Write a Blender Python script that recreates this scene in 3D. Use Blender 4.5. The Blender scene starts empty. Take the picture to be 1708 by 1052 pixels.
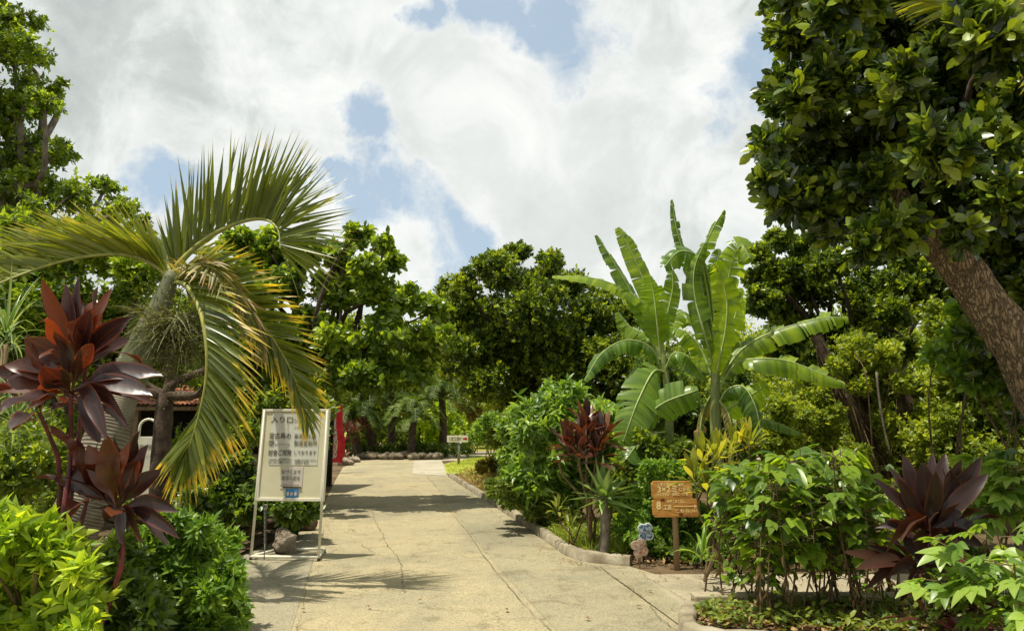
import bpy, math, random
import numpy as np
from mathutils import Vector, Matrix

# ------------------------------------------------------------------ camera, light, sky
S = bpy.context.scene
COL = S.collection
F = 1139.0; CX, CY = 854.0, 526.0; PITCH = math.radians(8.8); EYE = 1.6
cam_d = bpy.data.cameras.new('camera'); cam = bpy.data.objects.new('camera', cam_d); COL.objects.link(cam)
cam.location = (0, 0, EYE); cam.rotation_euler = (math.pi/2 + PITCH, 0, 0)
cam_d.sensor_width = 36; cam_d.lens = F/1708*36; cam_d.clip_start = .05; cam_d.clip_end = 3000
S.camera = cam
S.view_settings.view_transform = 'Standard'; S.view_settings.look = 'None'
S.view_settings.exposure = 0.42; S.view_settings.gamma = 1
S.cycles.max_bounces = 7; S.cycles.diffuse_bounces = 4; S.cycles.transmission_bounces = 4
S.cycles.sample_clamp_indirect = 6

SUN_TO = Vector((-0.30, -0.13, 0.95)).normalized()      # direction towards the sun
sun_d = bpy.data.lights.new('sun', 'SUN'); sun_d.energy = 4.7; sun_d.angle = math.radians(.55)
sun_d.color = (1.0, .93, .80)
sun = bpy.data.objects.new('sun', sun_d); COL.objects.link(sun)
sun.rotation_euler = SUN_TO.to_track_quat('Z', 'Y').to_euler()

def nd(nt, t, **kw):
    n = nt.nodes.new(t)
    for k, v in kw.items(): setattr(n, k, v)
    return n
def lk(nt, a, b): nt.links.new(a, b)
def inp(nt, n, key, v):
    if hasattr(v, 'is_output'): nt.links.new(v, n.inputs[key])
    else: n.inputs[key].default_value = v
def ramp(nt, fac, stops):
    r = nt.nodes.new('ShaderNodeValToRGB'); e = r.color_ramp.elements
    while len(e) > 1: e.remove(e[-1])
    for i, (p, c) in enumerate(stops):
        el = e[0] if i == 0 else e.new(p)
        el.position = p; el.color = (c[0], c[1], c[2], 1) if hasattr(c, '__len__') else (c, c, c, 1)
    if fac is not None: nt.links.new(fac, r.inputs[0])
    return r.outputs[0]
def mix(nt, fac, a, b, mode='MIX'):
    m = nt.nodes.new('ShaderNodeMix'); m.data_type = 'RGBA'; m.blend_type = mode
    inp(nt, m, 0, fac)
    for k, v in ((6, a), (7, b)):
        if hasattr(v, 'is_output'): nt.links.new(v, m.inputs[k])
        else: m.inputs[k].default_value = (v[0], v[1], v[2], 1)
    return m.outputs[2]
def mth(nt, op, a, b=0.0, c=0.0, clamp=False):
    m = nt.nodes.new('ShaderNodeMath'); m.operation = op; m.use_clamp = clamp
    inp(nt, m, 0, a); inp(nt, m, 1, b); inp(nt, m, 2, c)
    return m.outputs[0]
def noise(nt, vec, scale, detail=4, rough=.55, dist=0):
    n = nt.nodes.new('ShaderNodeTexNoise')
    n.inputs['Scale'].default_value = scale; n.inputs['Detail'].default_value = detail
    n.inputs['Roughness'].default_value = rough; n.inputs['Distortion'].default_value = dist
    if vec is not None: nt.links.new(vec, n.inputs['Vector'])
    return n.outputs

def pixdir(px, py):
    x = (px-CX)/F; z = -(py-CY)/F
    c, s = math.cos(PITCH), math.sin(PITCH)
    return Vector((x, c - z*s, s + z*c))
def at(px, py, Y):
    d = pixdir(px, py); return Vector((0, 0, EYE)) + d*(Y/d.y)
def gnd(px, py, z=0.0):
    d = pixdir(px, py); t = (z-EYE)/d.z; return Vector((0, 0, EYE)) + d*t
def mpp(Y): return Y/F

# world: Nishita sky, with a broken layer of cloud
W = bpy.data.worlds.new('World'); S.world = W; W.use_nodes = True
nt = W.node_tree; nt.nodes.clear()
sky = nd(nt, 'ShaderNodeTexSky', sky_type='NISHITA'); sky.sun_disc = False
sky.sun_elevation = math.asin(SUN_TO.z); sky.sun_rotation = math.atan2(SUN_TO.x, SUN_TO.y)
sky.air_density = 1.0; sky.dust_density = 1.6; sky.ozone_density = 1.4
bg1 = nd(nt, 'ShaderNodeBackground'); bg1.inputs[1].default_value = .10
skyc = mix(nt, .55, sky.outputs[0], (4.0, 5.3, 6.3))
lk(nt, skyc, bg1.inputs[0])
tc = nd(nt, 'ShaderNodeTexCoord'); vec = tc.outputs['Generated']
nA = noise(nt, vec, 3.2, 7, .62)
wob = nd(nt, 'ShaderNodeVectorMath', operation='MULTIPLY_ADD')
lk(nt, nA[1], wob.inputs[0]); wob.inputs[1].default_value = (.34, .34, .34)
off = nd(nt, 'ShaderNodeVectorMath', operation='SUBTRACT'); lk(nt, vec, off.inputs[0]); off.inputs[1].default_value = (.17, .17, .17)
lk(nt, off.outputs[0], wob.inputs[2])
gaps = [(950, 30, .085), (890, 60, .05), (830, 10, .07), (735, 30, .045), (1000, 60, .04), (1190, 165, .06), (1240, 100, .07), (1310, 180, .05),
        (620, 228, .055), (290, 280, .055), (600, 325, .06), (660, 345, .06), (715, 380, .065), (755, 410, .05), (730, 440, .045), (540, 300, .035)]
field = None
for (gx, gy, r) in gaps:
    d = pixdir(gx, gy).normalized()
    dn = nd(nt, 'ShaderNodeVectorMath', operation='DISTANCE'); lk(nt, wob.outputs[0], dn.inputs[0]); dn.inputs[1].default_value = d
    mr = nd(nt, 'ShaderNodeMapRange', interpolation_type='SMOOTHERSTEP'); lk(nt, dn.outputs['Value'], mr.inputs[0])
    mr.inputs[1].default_value = r*1.35; mr.inputs[2].default_value = r*.1
    field = mr.outputs[0] if field is None else mth(nt, 'MAXIMUM', field, mr.outputs[0])
nG = noise(nt, vec, 2.3, 5, .6)
elsewhere = nd(nt, 'ShaderNodeMapRange'); lk(nt, nG[0], elsewhere.inputs[0]); elsewhere.inputs[1].default_value = .60; elsewhere.inputs[2].default_value = .74
nB = noise(nt, vec, 8, 10, .68, .8)
frag = mth(nt, 'MULTIPLY_ADD', nB[0], 2.6, -1.28)
gapf = mth(nt, 'ADD', field, mth(nt, 'MULTIPLY', frag, field), clamp=True)
gapf = ramp(nt, gapf, [(.22, 0), (.55, .42), (.95, .85)])
gapf = mth(nt, 'MAXIMUM', gapf, mth(nt, 'MULTIPLY', elsewhere.outputs[0], .3), clamp=True)
nC = noise(nt, wob.outputs[0], 2.6, 8, .55, .3)
nD = noise(nt, vec, 7.0, 8, .62, .6)
cl = mth(nt, 'ADD', mth(nt, 'MULTIPLY', nC[0], .55), mth(nt, 'MULTIPLY', nD[0], .45))
ccol = ramp(nt, cl, [(.36, (.45, .495, .48)), (.46, (.60, .645, .62)), (.52, (.78, .81, .78)), (.60, (.95, .96, .93))])
# the clouds over the path are thickest and whitest, the upper left is a grey veil
bd = pixdir(870, 230).normalized()
dn = nd(nt, 'ShaderNodeVectorMath', operation='DISTANCE'); lk(nt, wob.outputs[0], dn.inputs[0]); dn.inputs[1].default_value = bd
mr = nd(nt, 'ShaderNodeMapRange', interpolation_type='SMOOTHSTEP'); lk(nt, dn.outputs['Value'], mr.inputs[0]); mr.inputs[1].default_value = .42; mr.inputs[2].default_value = .05
ccol = mix(nt, mth(nt, 'MULTIPLY', mr.outputs[0], .55), ccol, (.93, .94, .915))
rimf = mth(nt, 'MULTIPLY', ramp(nt, field, [(.0, 0), (.35, .6), (.7, .6)]), .7)
ccol = mix(nt, rimf, ccol, (.95, .96, .94))
bg2 = nd(nt, 'ShaderNodeBackground'); lk(nt, ccol, bg2.inputs[0]); bg2.inputs[1].default_value = .80
ms = nd(nt, 'ShaderNodeMixShader'); lk(nt, gapf, ms.inputs[0]); lk(nt, bg2.outputs[0], ms.inputs[1]); lk(nt, bg1.outputs[0], ms.inputs[2])
wo = nd(nt, 'ShaderNodeOutputWorld'); lk(nt, ms.outputs[0], wo.inputs[0])

# ------------------------------------------------------------------ mesh helpers
def unit(a): return a/np.maximum(np.linalg.norm(a, axis=-1, keepdims=True), 1e-9)

class MB:
    def __init__(s): s.v = []; s.f = []; s.t = []; s.a = []; s.c = []; s.n = 0; s.poly = []
    def add(s, v, f, tone=None, along=None, cross=None):
        v = np.asarray(v, np.float32).reshape(-1, 3); f = np.asarray(f, np.int64).reshape(-1, 4)
        s.v.append(v); s.f.append(f + s.n); m = len(v)
        s.t.append(np.full(m, .5, np.float32) if tone is None else np.asarray(tone, np.float32).reshape(-1))
        s.a.append(np.full(m, .5, np.float32) if along is None else np.asarray(along, np.float32).reshape(-1))
        s.c.append(np.full(m, .5, np.float32) if cross is None else np.asarray(cross, np.float32).reshape(-1))
        s.n += m
    def ngon(s, pts, tone=.5):
        s.v.append(np.array([tuple(p) for p in pts], np.float32)); m = len(pts)
        s.poly.append(list(range(s.n, s.n+m))); s.n += m
        s.t.append(np.full(m, tone, np.float32)); s.a.append(np.full(m, .5, np.float32)); s.c.append(np.full(m, .5, np.float32))
    def box(s, x0, x1, y0, y1, z0, z1, M=None, tone=None):
        p = np.array([(x, y, z) for x in (x0, x1) for y in (y0, y1) for z in (z0, z1)], float)
        if M is not None: p = np.array([tuple(M @ Vector(q)) for q in p])
        s.add(p, [(0, 1, 3, 2), (4, 6, 7, 5), (0, 4, 5, 1), (2, 3, 7, 6), (0, 2, 6, 4), (1, 5, 7, 3)], None if tone is None else np.full(8, tone))
    def tube(s, pts, rad, sides=8, wob=0, seed=0, tone=None, cap=True):
        P = np.array([tuple(p) for p in pts], float); n = len(P)
        R = np.full(n, rad, float) if np.isscalar(rad) else np.array(rad, float)
        T = unit(np.gradient(P, axis=0)); ref = np.array([0, 0, 1.]) if abs(T[0][2]) < .9 else np.array([1., 0, 0])
        rg = np.random.default_rng(seed); rings = []
        e1 = unit(np.cross(T[0], ref))
        for i in range(n):
            e1 = unit(e1 - T[i]*np.dot(e1, T[i])); e2 = np.cross(T[i], e1)
            a = np.arange(sides)/sides*2*np.pi
            r = R[i]*(1 + wob*rg.normal(size=sides))
            rings.append(P[i] + (np.cos(a)*r)[:, None]*e1 + (np.sin(a)*r)[:, None]*e2)
        V = np.concatenate(rings); Fc = []
        for i in range(n-1):
            for j in range(sides):
                k = (j+1) % sides; Fc.append((i*sides+j, i*sides+k, (i+1)*sides+k, (i+1)*sides+j))
        al = np.repeat(np.linspace(0, 1, n), sides)
        n0 = s.n
        s.add(V, Fc, None if tone is None else np.full(len(V), tone), al)
        if cap:
            s.poly.append([n0+j for j in range(sides)][::-1]); s.poly.append([n0+(n-1)*sides+j for j in range(sides)])
    def build(s, name, mat, parent=None, smooth=True, bevel=0):
        V = np.concatenate(s.v) if s.v else np.zeros((0, 3), np.float32)
        Q = np.concatenate(s.f) if s.f else np.zeros((0, 4), np.int64)
        o0 = Vector((0, 0, 0))
        me = bpy.data.meshes.new(name)
        me.vertices.add(len(V))
        if parent is not None:
            off = np.array(parent_world(parent), np.float32); V = V - off
        me.vertices.foreach_set('co', V.ravel())
        pl = [i for p in s.poly for i in p]
        loops = np.concatenate([Q.ravel(), np.array(pl, np.int64)]).astype(np.int32)
        sizes = np.array([4]*len(Q) + [len(p) for p in s.poly], np.int32)
        starts = np.concatenate([[0], np.cumsum(sizes)[:-1]]).astype(np.int32)
        me.loops.add(len(loops)); me.loops.foreach_set('vertex_index', loops)
        me.polygons.add(len(sizes)); me.polygons.foreach_set('loop_start', starts)
        me.polygons.foreach_set('use_smooth', np.full(len(sizes), smooth))
        me.update(calc_edges=True)
        for nm, arr in (('tone', s.t), ('along', s.a), ('cross', s.c)):
            at_ = me.attributes.new(nm, 'FLOAT', 'POINT'); at_.data.foreach_set('value', np.concatenate(arr))
        if mat: me.materials.append(mat)
        o = bpy.data.objects.new(name, me); COL.objects.link(o)
        if parent is not None: o.parent = parent
        if bevel:
            b = o.modifiers.new('bevel', 'BEVEL'); b.width = bevel; b.segments = 2; b.limit_method = 'ANGLE'
        return o

def parent_world(p):
    v = Vector((0, 0, 0))
    while p is not None: v = v + p.location; p = p.parent
    return tuple(v)
def tag(o, label=None, cat=None, group=None, kind=None):
    for k, v in (('label', label), ('category', cat), ('group', group), ('kind', kind)):
        if v: o[k] = v
    return o
def thing(name, loc, label, cat, group=None):
    o = bpy.data.objects.new(name, None); COL.objects.link(o); o.location = loc; o.empty_display_size = .2
    return tag(o, label, cat, group)

def ribbons(B, base, d, n, L, Wd, prof, fold=.3, bend=0.0, tone=.5, cross3=True, wave=0.0, rng=None, a0=0, a1=1):
    base = np.atleast_2d(base).astype(float); N = len(base)
    d = unit(np.broadcast_to(d, (N, 3)).astype(float)); n = np.broadcast_to(n, (N, 3)).astype(float)
    L = np.broadcast_to(L, (N,)).astype(float); Wd = np.broadcast_to(Wd, (N,)).astype(float); bend = np.broadcast_to(bend, (N,)).astype(float)
    tone = np.broadcast_to(tone, (N,)); prof = np.array(prof, float); K = len(prof); sg = K-1
    side = unit(np.cross(d, n)); pos = base.copy(); st = []
    g = np.array([0, 0, -1.])
    if wave and rng is not None: ph0 = rng.uniform(0, 6.28, (N, 1)); ph1 = rng.uniform(5, 12, (N, 1))
    for k in range(K):
        t = k/sg
        dk = unit(d + g*(bend*t*1.6)[:, None]); nk = np.cross(side, dk)
        w = (Wd*prof[k]/2)[:, None]
        lift = nk*w*fold
        if wave and rng is not None:
            lift = lift + nk*w*wave*2.2*np.sin(ph0 + t*ph1)
        if cross3: st.append(np.stack([pos - side*w + lift, pos, pos + side*w + lift], 1))
        else: st.append(np.stack([pos - side*w, pos + side*w], 1))
        pos = pos + dk*(L/sg)[:, None]
    V = np.stack(st, 1); c = 3 if cross3 else 2            # N,K,c,3
    idx = np.arange(K*c).reshape(K, c); q = []
    for k in range(sg):
        for j in range(c-1): q.append((idx[k, j], idx[k, j+1], idx[k+1, j+1], idx[k+1, j]))
    q = np.array(q); Fq = (q[None] + (np.arange(N)*K*c)[:, None, None]).reshape(-1, 4)
    al = np.broadcast_to(np.linspace(a0, a1, K)[None, :, None], (N, K, c))
    cr = np.broadcast_to(np.array([1., 0., 1.] if cross3 else [.5, .5])[None, None, :], (N, K, c))
    B.add(V.reshape(-1, 3), Fq, np.repeat(tone, K*c), al.reshape(-1), cr.reshape(-1))

OVAL = [.12, .85, 1, .55, .03]; OVAL3 = [.12, 1, .75, .03]; OBO = [.1, .55, 1, .9, .15]; LANCE = [.15, .8, 1, .8, .45, .02]
STRAP = [.8, 1, .9, .7, .4, .03]; CORD = [.12, .11, .14, .34, .66, .88, .98, 1, .97, .86, .68, .42, .06]; PIN = [.6, 1, .9, .7, .4, .03]; DIA = [.1, 1, .05]

def rnd_unit(rng, n):
    v = rng.normal(size=(n, 3)); return unit(v)
def crown(B, clumps, twigs, k, L, Wd, rng, prof=OVAL3, up=.25, shell=.35, open_=(25, 80), droop=.2, fold=.3, cross3=True, zmin=.02, flat=1.0, tspread=.55, spread=.35):
    C = np.array(clumps, float); p = C[:, 3]**2; p /= p.sum()
    i = rng.choice(len(C), twigs, p=p); v = rnd_unit(rng, twigs); v[:, 2] += up; v = unit(v)
    rr = C[i, 3]*(1 - shell*np.abs(rng.normal(size=twigs))*.9)
    rr = np.maximum(rr, 0) * (1+.20*rng.normal(size=twigs))
    pos = C[i, :3] + v*rr[:, None]*np.array([1, 1, flat]); keep = pos[:, 2] > zmin; pos = pos[keep]; v = v[keep]; m = len(pos); i = i[keep]
    td = unit(v + np.array([0, 0, .35]) + spread*rng.normal(size=(m, 3)))
    e1 = unit(np.cross(td, rnd_unit(rng, m))); e2 = np.cross(td, e1)
    ctone = rng.uniform(size=len(C))
    ttone = .5 + (rng.uniform(size=m)-.5)*tspread + (ctone[i]-.5)*.25
    bs = []; ds = []; ns = []; ts = []; sc = []
    ph = rng.uniform(0, 6.28, m)
    for j in range(k):
        a = ph + j*2.4 + rng.normal(size=m)*.2
        th = np.radians(rng.uniform(open_[0], open_[1], m))
        ld = td*np.cos(th)[:, None] + (e1*np.cos(a)[:, None] + e2*np.sin(a)[:, None])*np.sin(th)[:, None]
        nn = unit(td - ld*np.sum(td*ld, 1, keepdims=True) + .35*rng.normal(size=(m, 3)))
        bs.append(pos - td*L*(.8*j/k) + rng.normal(size=(m, 3))*L*.08); ds.append(ld); ns.append(nn)
        ts.append(np.clip(ttone + rng.normal(size=m)*.1, 0, 1)); sc.append(.4 + .85*rng.beta(2.2, 1.5, m))
    sc = np.concatenate(sc)
    ribbons(B, np.concatenate(bs), np.concatenate(ds), np.concatenate(ns), L*sc, Wd*sc, prof, fold, droop*rng.uniform(.3, 1.5, len(sc)), np.concatenate(ts), cross3)
    return pos, td

def curve(pts, n):
    P = [Vector(p) for p in pts]; P = [P[0]*2-P[1]] + P + [P[-1]*2-P[-2]]; m = len(P)-3; out = []
    for i in range(n):
        t = i/(n-1)*m; k = min(int(t), m-1); u = t-k; a, b, c, d = P[k:k+4]
        out.append(.5*((2*b)+(c-a)*u+(2*a-5*b+4*c-d)*u*u+(3*b-a-3*c+d)*u**3))
    return np.array([tuple(p) for p in out])

# ------------------------------------------------------------------ materials
def newmat(name):
    m = bpy.data.materials.new(name); m.use_nodes = True; n = m.node_tree; n.nodes.clear()
    o = nd(n, 'ShaderNodeOutputMaterial'); return m, n, o
def leaf_mat(name, dark, mid, light, trans=.35, rough=.42, spec=.45, tip=None, tipcol=None, tcol=None, tipn=.35, vein=.28, stripes=0, edge=None, blotch=.3):
    m, n, o = newmat(name)
    a = nd(n, 'ShaderNodeAttribute', attribute_name='tone'); al = nd(n, 'ShaderNodeAttribute', attribute_name='along')
    g = nd(n, 'ShaderNodeNewGeometry'); nz = noise(n, g.outputs['Position'], 9, 3)
    f = mth(n, 'ADD', a.outputs['Fac'], mth(n, 'MULTIPLY_ADD', nz[0], .3, -.15), clamp=True)
    cr = nd(n, 'ShaderNodeAttribute', attribute_name='cross'); nb = noise(n, g.outputs['Position'], 55, 3, .6)
    f = mth(n, 'ADD', f, mth(n, 'MULTIPLY_ADD', nb[0], blotch, -blotch*.5), clamp=True)
    c = ramp(n, f, [(.12, dark), (.5, mid), (.92, light)])
    if tip is not None:
        nz2 = noise(n, g.outputs['Position'], 6, 3)
        e = mth(n, 'ADD', al.outputs['Fac'], mth(n, 'MULTIPLY_ADD', nz2[0], tipn*2, -tipn))
        fr = ramp(n, e, [(tip, (0, 0, 0)), (min(tip+.25, 1), (1, 1, 1))])
        tc_ = ramp(n, a.outputs['Fac'], [(.2, tipcol[0]), (.8, tipcol[1])])
        c = mix(n, fr, c, tc_)
    if vein: c = mix(n, mth(n, 'MULTIPLY', ramp(n, cr.outputs['Fac'], [(.03, 1), (.14, 0)]), vein), c, light)
    if edge: c = mix(n, ramp(n, mth(n, 'ADD', cr.outputs['Fac'], mth(n, 'MULTIPLY_ADD', nz[0], .3, -.15)), [(.72, 0), (.95, .8)]), c, edge)
    pb = nd(n, 'ShaderNodeBsdfPrincipled'); lk(n, c, pb.inputs['Base Color'])
    pb.inputs['Roughness'].default_value = rough; pb.inputs['Specular IOR Level'].default_value = spec
    tr = nd(n, 'ShaderNodeBsdfTranslucent')
    hs = mix(n, 1.0, c, tcol or (2.3, 2.1, .8), 'MULTIPLY'); lk(n, hs, tr.inputs[0])
    if stripes:
        wv = nd(n, 'ShaderNodeMath', operation='SINE'); lk(n, mth(n, 'MULTIPLY', al.outputs['Fac'], stripes), wv.inputs[0])
        bp = nd(n, 'ShaderNodeBump'); bp.inputs['Strength'].default_value = .35; bp.inputs['Distance'].default_value = .01
        lk(n, wv.outputs[0], bp.inputs['Height']); lk(n, bp.outputs[0], pb.inputs['Normal'])
    x = nd(n, 'ShaderNodeMixShader'); x.inputs[0].default_value = trans
    lk(n, pb.outputs[0], x.inputs[1]); lk(n, tr.outputs[0], x.inputs[2]); lk(n, x.outputs[0], o.inputs[0]); return m
def solid_mat(name, cols, scale=8, rough=.7, spec=.3, bump=.3, bscale=None, stretch=None, detail=6, bdist=.02, metallic=0):
    m, n, o = newmat(name)
    t = nd(n, 'ShaderNodeTexCoord'); v = t.outputs['Object']
    if stretch:
        mp = nd(n, 'ShaderNodeMapping'); mp.inputs['Scale'].default_value = stretch; lk(n, v, mp.inputs[0]); v = mp.outputs[0]
    nz = noise(n, v, scale, detail, .6, .3)
    k = len(cols); c = ramp(n, nz[0], [(.3 + .4*i/max(k-1, 1), cc) for i, cc in enumerate(cols)])
    pb = nd(n, 'ShaderNodeBsdfPrincipled'); lk(n, c, pb.inputs['Base Color']); pb.inputs['Roughness'].default_value = rough
    pb.inputs['Specular IOR Level'].default_value = spec; pb.inputs['Metallic'].default_value = metallic
    if bump:
        nb = noise(n, v, bscale or scale*2.5, 8, .65)
        bp = nd(n, 'ShaderNodeBump'); bp.inputs['Strength'].default_value = bump; bp.inputs['Distance'].default_value = bdist
        lk(n, nb[0], bp.inputs['Height']); lk(n, bp.outputs[0], pb.inputs['Normal'])
    lk(n, pb.outputs[0], o.inputs[0]); return m

G = lambda r, g, b: (r, g, b)
M = {}
M['yellowgreen'] = leaf_mat('yellow_green_leaf', (.11, .19, .015), (.27, .40, .03), (.50, .58, .05), trans=.42, rough=.45)
M['fresh'] = leaf_mat('fresh_green_leaf', (.05, .11, .015), (.12, .23, .025), (.26, .38, .05), trans=.40)
M['mid'] = leaf_mat('green_leaf', (.035, .07, .010), (.125, .185, .02), (.28, .35, .038), trans=.44)
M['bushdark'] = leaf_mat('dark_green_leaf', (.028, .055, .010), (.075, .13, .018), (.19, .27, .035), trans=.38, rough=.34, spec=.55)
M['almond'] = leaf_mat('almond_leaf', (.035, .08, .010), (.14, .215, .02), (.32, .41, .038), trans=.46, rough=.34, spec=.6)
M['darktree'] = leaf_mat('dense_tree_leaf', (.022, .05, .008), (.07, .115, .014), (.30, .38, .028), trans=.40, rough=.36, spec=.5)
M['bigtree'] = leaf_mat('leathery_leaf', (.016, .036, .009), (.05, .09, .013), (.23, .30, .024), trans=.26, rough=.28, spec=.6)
M['ivy'] = leaf_mat('hedge_leaf', (.05, .085, .010), (.18, .245, .024), (.40, .45, .05), trans=.46)
M['lobed'] = leaf_mat('lobed_leaf', (.055, .12, .02), (.16, .27, .042), (.32, .44, .085), trans=.42, rough=.38, spec=.55)
M['stalkleaf'] = leaf_mat('stalk_leaf', (.04, .09, .014), (.13, .22, .02), (.27, .38, .035), trans=.46, rough=.36, spec=.6, tip=1.0, tipcol=((.3, .25, .04), (.4, .4, .06)))
M['palm'] = leaf_mat('palm_leaflet', (.07, .10, .012), (.16, .20, .018), (.32, .34, .03), trans=.40, rough=.32, spec=.6, tip=.82, tipcol=((.45, .34, .04), (.60, .54, .06)), tipn=.45)
M['palmyellow'] = leaf_mat('palm_leaflet_with_yellow_tips', (.055, .085, .012), (.13, .17, .02), (.26, .28, .03), trans=.36, rough=.34, spec=.6, tip=.62, tipcol=((.55, .36, .03), (.78, .66, .06)), tipn=.6)
M['palmbrown'] = leaf_mat('palm_leaflet_dying', (.06, .075, .02), (.15, .15, .035), (.28, .24, .07), trans=.25, rough=.5, tip=.5, tipcol=((.20, .09, .03), (.50, .38, .16)), tipn=.6)
M['cycad'] = leaf_mat('cycad_leaflet', (.02, .045, .008), (.055, .10, .012), (.14, .20, .02), trans=.25, rough=.5, spec=.3)
M['banana'] = leaf_mat('banana_blade', (.07, .13, .018), (.17, .27, .028), (.36, .47, .035), trans=.48, rough=.35, spec=.55)
M['bananadark'] = leaf_mat('banana_blade_dark', (.04, .095, .016), (.095, .18, .026), (.20, .31, .04), trans=.42, rough=.34, spec=.55)
M['bananabright'] = leaf_mat('banana_blade_backlit', (.18, .30, .015), (.32, .46, .02), (.50, .62, .03), trans=.55, rough=.4, tcol=(1.9, 1.8, .6))  # brighter blade copy, backlit glow put into the colour
M['cordred'] = leaf_mat('wine_red_leaf', (.018, .010, .011), (.038, .015, .013), (.13, .042, .016), trans=.26, rough=.32, spec=.6, tcol=(3.6, 1.6, .5), edge=(.12, .035, .018), blotch=.5)  # edge colour paints the glow of light through the leaf rim
M['corddark'] = leaf_mat('dark_maroon_leaf', (.018, .010, .009), (.034, .014, .011), (.075, .030, .014), trans=.14, rough=.42, spec=.38, tcol=(2.8, 1.5, .6), edge=(.07, .022, .013), blotch=.5)
M['cordmid'] = leaf_mat('red_brown_leaf', (.022, .011, .010), (.05, .020, .014), (.15, .060, .028), trans=.22, rough=.36, spec=.5, tcol=(2.6, 1.5, .7), edge=(.18, .05, .03), blotch=.5)
M['croton'] = leaf_mat('croton_leaf', (.09, .11, .015), (.20, .24, .028), (.40, .38, .045), trans=.42, tip=.95, tipcol=((.5, .22, .04), (.5, .45, .05)))
M['agave'] = leaf_mat('agave_leaf', (.09, .17, .045), (.16, .27, .07), (.30, .42, .12), trans=.15, rough=.45)
M['grassleaf'] = leaf_mat('strap_leaf', (.04, .09, .02), (.10, .18, .05), (.26, .34, .16), trans=.3, rough=.3, spec=.6)
M['grass'] = leaf_mat('grass_blade', (.10, .16, .015), (.22, .30, .03), (.40, .45, .05), trans=.35, rough=.6)
M['cover'] = leaf_mat('ground_cover_leaf', (.05, .09, .015), (.12, .18, .025), (.26, .30, .05), trans=.35)
M['covery'] = leaf_mat('ochre_ground_cover', (.10, .09, .02), (.22, .19, .035), (.34, .32, .05), trans=.3)
M['litter'] = leaf_mat('fallen_leaf', (.08, .04, .02), (.20, .11, .05), (.36, .24, .10), trans=.1, rough=.8)
M['fruit'] = leaf_mat('flower_stalk', (.05, .045, .015), (.12, .12, .035), (.22, .25, .07), trans=.15, rough=.6)
M['bark'] = solid_mat('rough_bark', [(.07, .045, .025), (.20, .13, .07), (.38, .27, .15)], 5, .9, .15, 1.0, 14, (1.6, 1.6, .45), bdist=.05)
M['barkdark'] = solid_mat('dark_bark', [(.03, .02, .014), (.07, .05, .035), (.13, .10, .07)], 6, .9, .15, .8, 18)
M['barkgrey'] = solid_mat('grey_bark', [(.08, .065, .05), (.17, .145, .11), (.28, .24, .19)], 5, .9, .15, .6, 14)
M['roots'] = solid_mat('fibrous_root', [(.05, .035, .02), (.13, .09, .05), (.24, .18, .11)], 12, .9, .1, .6, 40)
M['stemgreen'] = solid_mat('green_stem', [(.10, .15, .03), (.20, .27, .06), (.30, .36, .12)], 5, .5, .4, .1)
M['stembrown'] = solid_mat('woody_stem', [(.05, .035, .02), (.13, .09, .045), (.20, .17, .07)], 9, .75, .2, .3)
M['stemred'] = solid_mat('dark_red_stem', [(.05, .012, .012), (.11, .02, .02), (.22, .03, .03)], 9, .45, .4, .1)
M['crownshaft'] = solid_mat('crown_shaft', [(.05, .055, .025), (.12, .13, .06), (.22, .22, .13)], 3.5, .6, .3, .25, 30, (1, 1, .4))
M['rachis'] = solid_mat('palm_rachis', [(.17, .20, .05), (.28, .29, .07), (.42, .38, .08)], 6, .5, .3, .1)
M['pseudostem'] = solid_mat('banana_stem', [(.07, .09, .03), (.18, .22, .06), (.28, .30, .10)], 6, .5, .4, .3, 14, (2, 2, .5))
M['rib'] = solid_mat('banana_rib', [(.20, .28, .07), (.32, .40, .13), (.42, .48, .19)], 6, .5, .4, .1)
M['whitepaint'] = solid_mat('cream_white_paint', [(.56, .54, .41), (.66, .63, .49), (.72, .69, .55)], 3, .55, .35, .05)
M['panelpaint'] = solid_mat('cream_panel', [(.52, .49, .32), (.58, .55, .37), (.63, .59, .41)], 2.2, .6, .3, .03)
M['paper'] = solid_mat('grey_paper', [(.50, .50, .41), (.57, .57, .48), (.60, .59, .50)], 3, .6, .3, .0)
M['paperwhite'] = solid_mat('pinkish_paper', [(.52, .47, .41), (.57, .53, .47)], 6, .6, .3, .0)
M['ink'] = solid_mat('grey_ink', [(.13, .125, .095), (.17, .16, .13)], 30, .7, .2, 0)
M['inklight'] = solid_mat('faded_ink', [(.24, .23, .18), (.28, .27, .21)], 30, .7, .2, 0)
M['inkpink'] = solid_mat('pink_ink', [(.48, .18, .14), (.55, .25, .20)], 30, .7, .2, 0)
M['inkgreen'] = solid_mat('green_ink', [(.06, .12, .07), (.10, .17, .11)], 30, .7, .2, 0)
M['blue'] = solid_mat('blue_print', [(.04, .17, .38), (.07, .24, .48)], 30, .6, .3, 0)
M['darkbar'] = solid_mat('dark_strip', [(.07, .05, .02), (.12, .09, .04)], 30, .6, .3, 0)
M['wood'] = solid_mat('varnished_sign_wood', [(.26, .10, .025), (.50, .23, .05), (.66, .40, .11)], 4, .45, .4, .25, 20, (1, 1, 7))
M['woodpost'] = solid_mat('weathered_post', [(.17, .11, .06), (.30, .21, .12), (.38, .29, .18)], 6, .85, .2, .5, 25, (3, 3, .4))
M['carve'] = solid_mat('pale_carved_letter', [(.80, .62, .26), (.88, .72, .36)], 20, .6, .2, 0)
M['knot'] = solid_mat('wood_knot', [(.10, .03, .01), (.18, .06, .02)], 20, .6, .2, 0)
M['red'] = solid_mat('red_cloth', [(.30, .012, .018), (.42, .02, .03), (.50, .04, .05)], 5, .8, .15, .15)
M['redbright'] = solid_mat('bright_red_paint', [(.45, .03, .02), (.6, .05, .03)], 5, .6, .3, .05)
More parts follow.
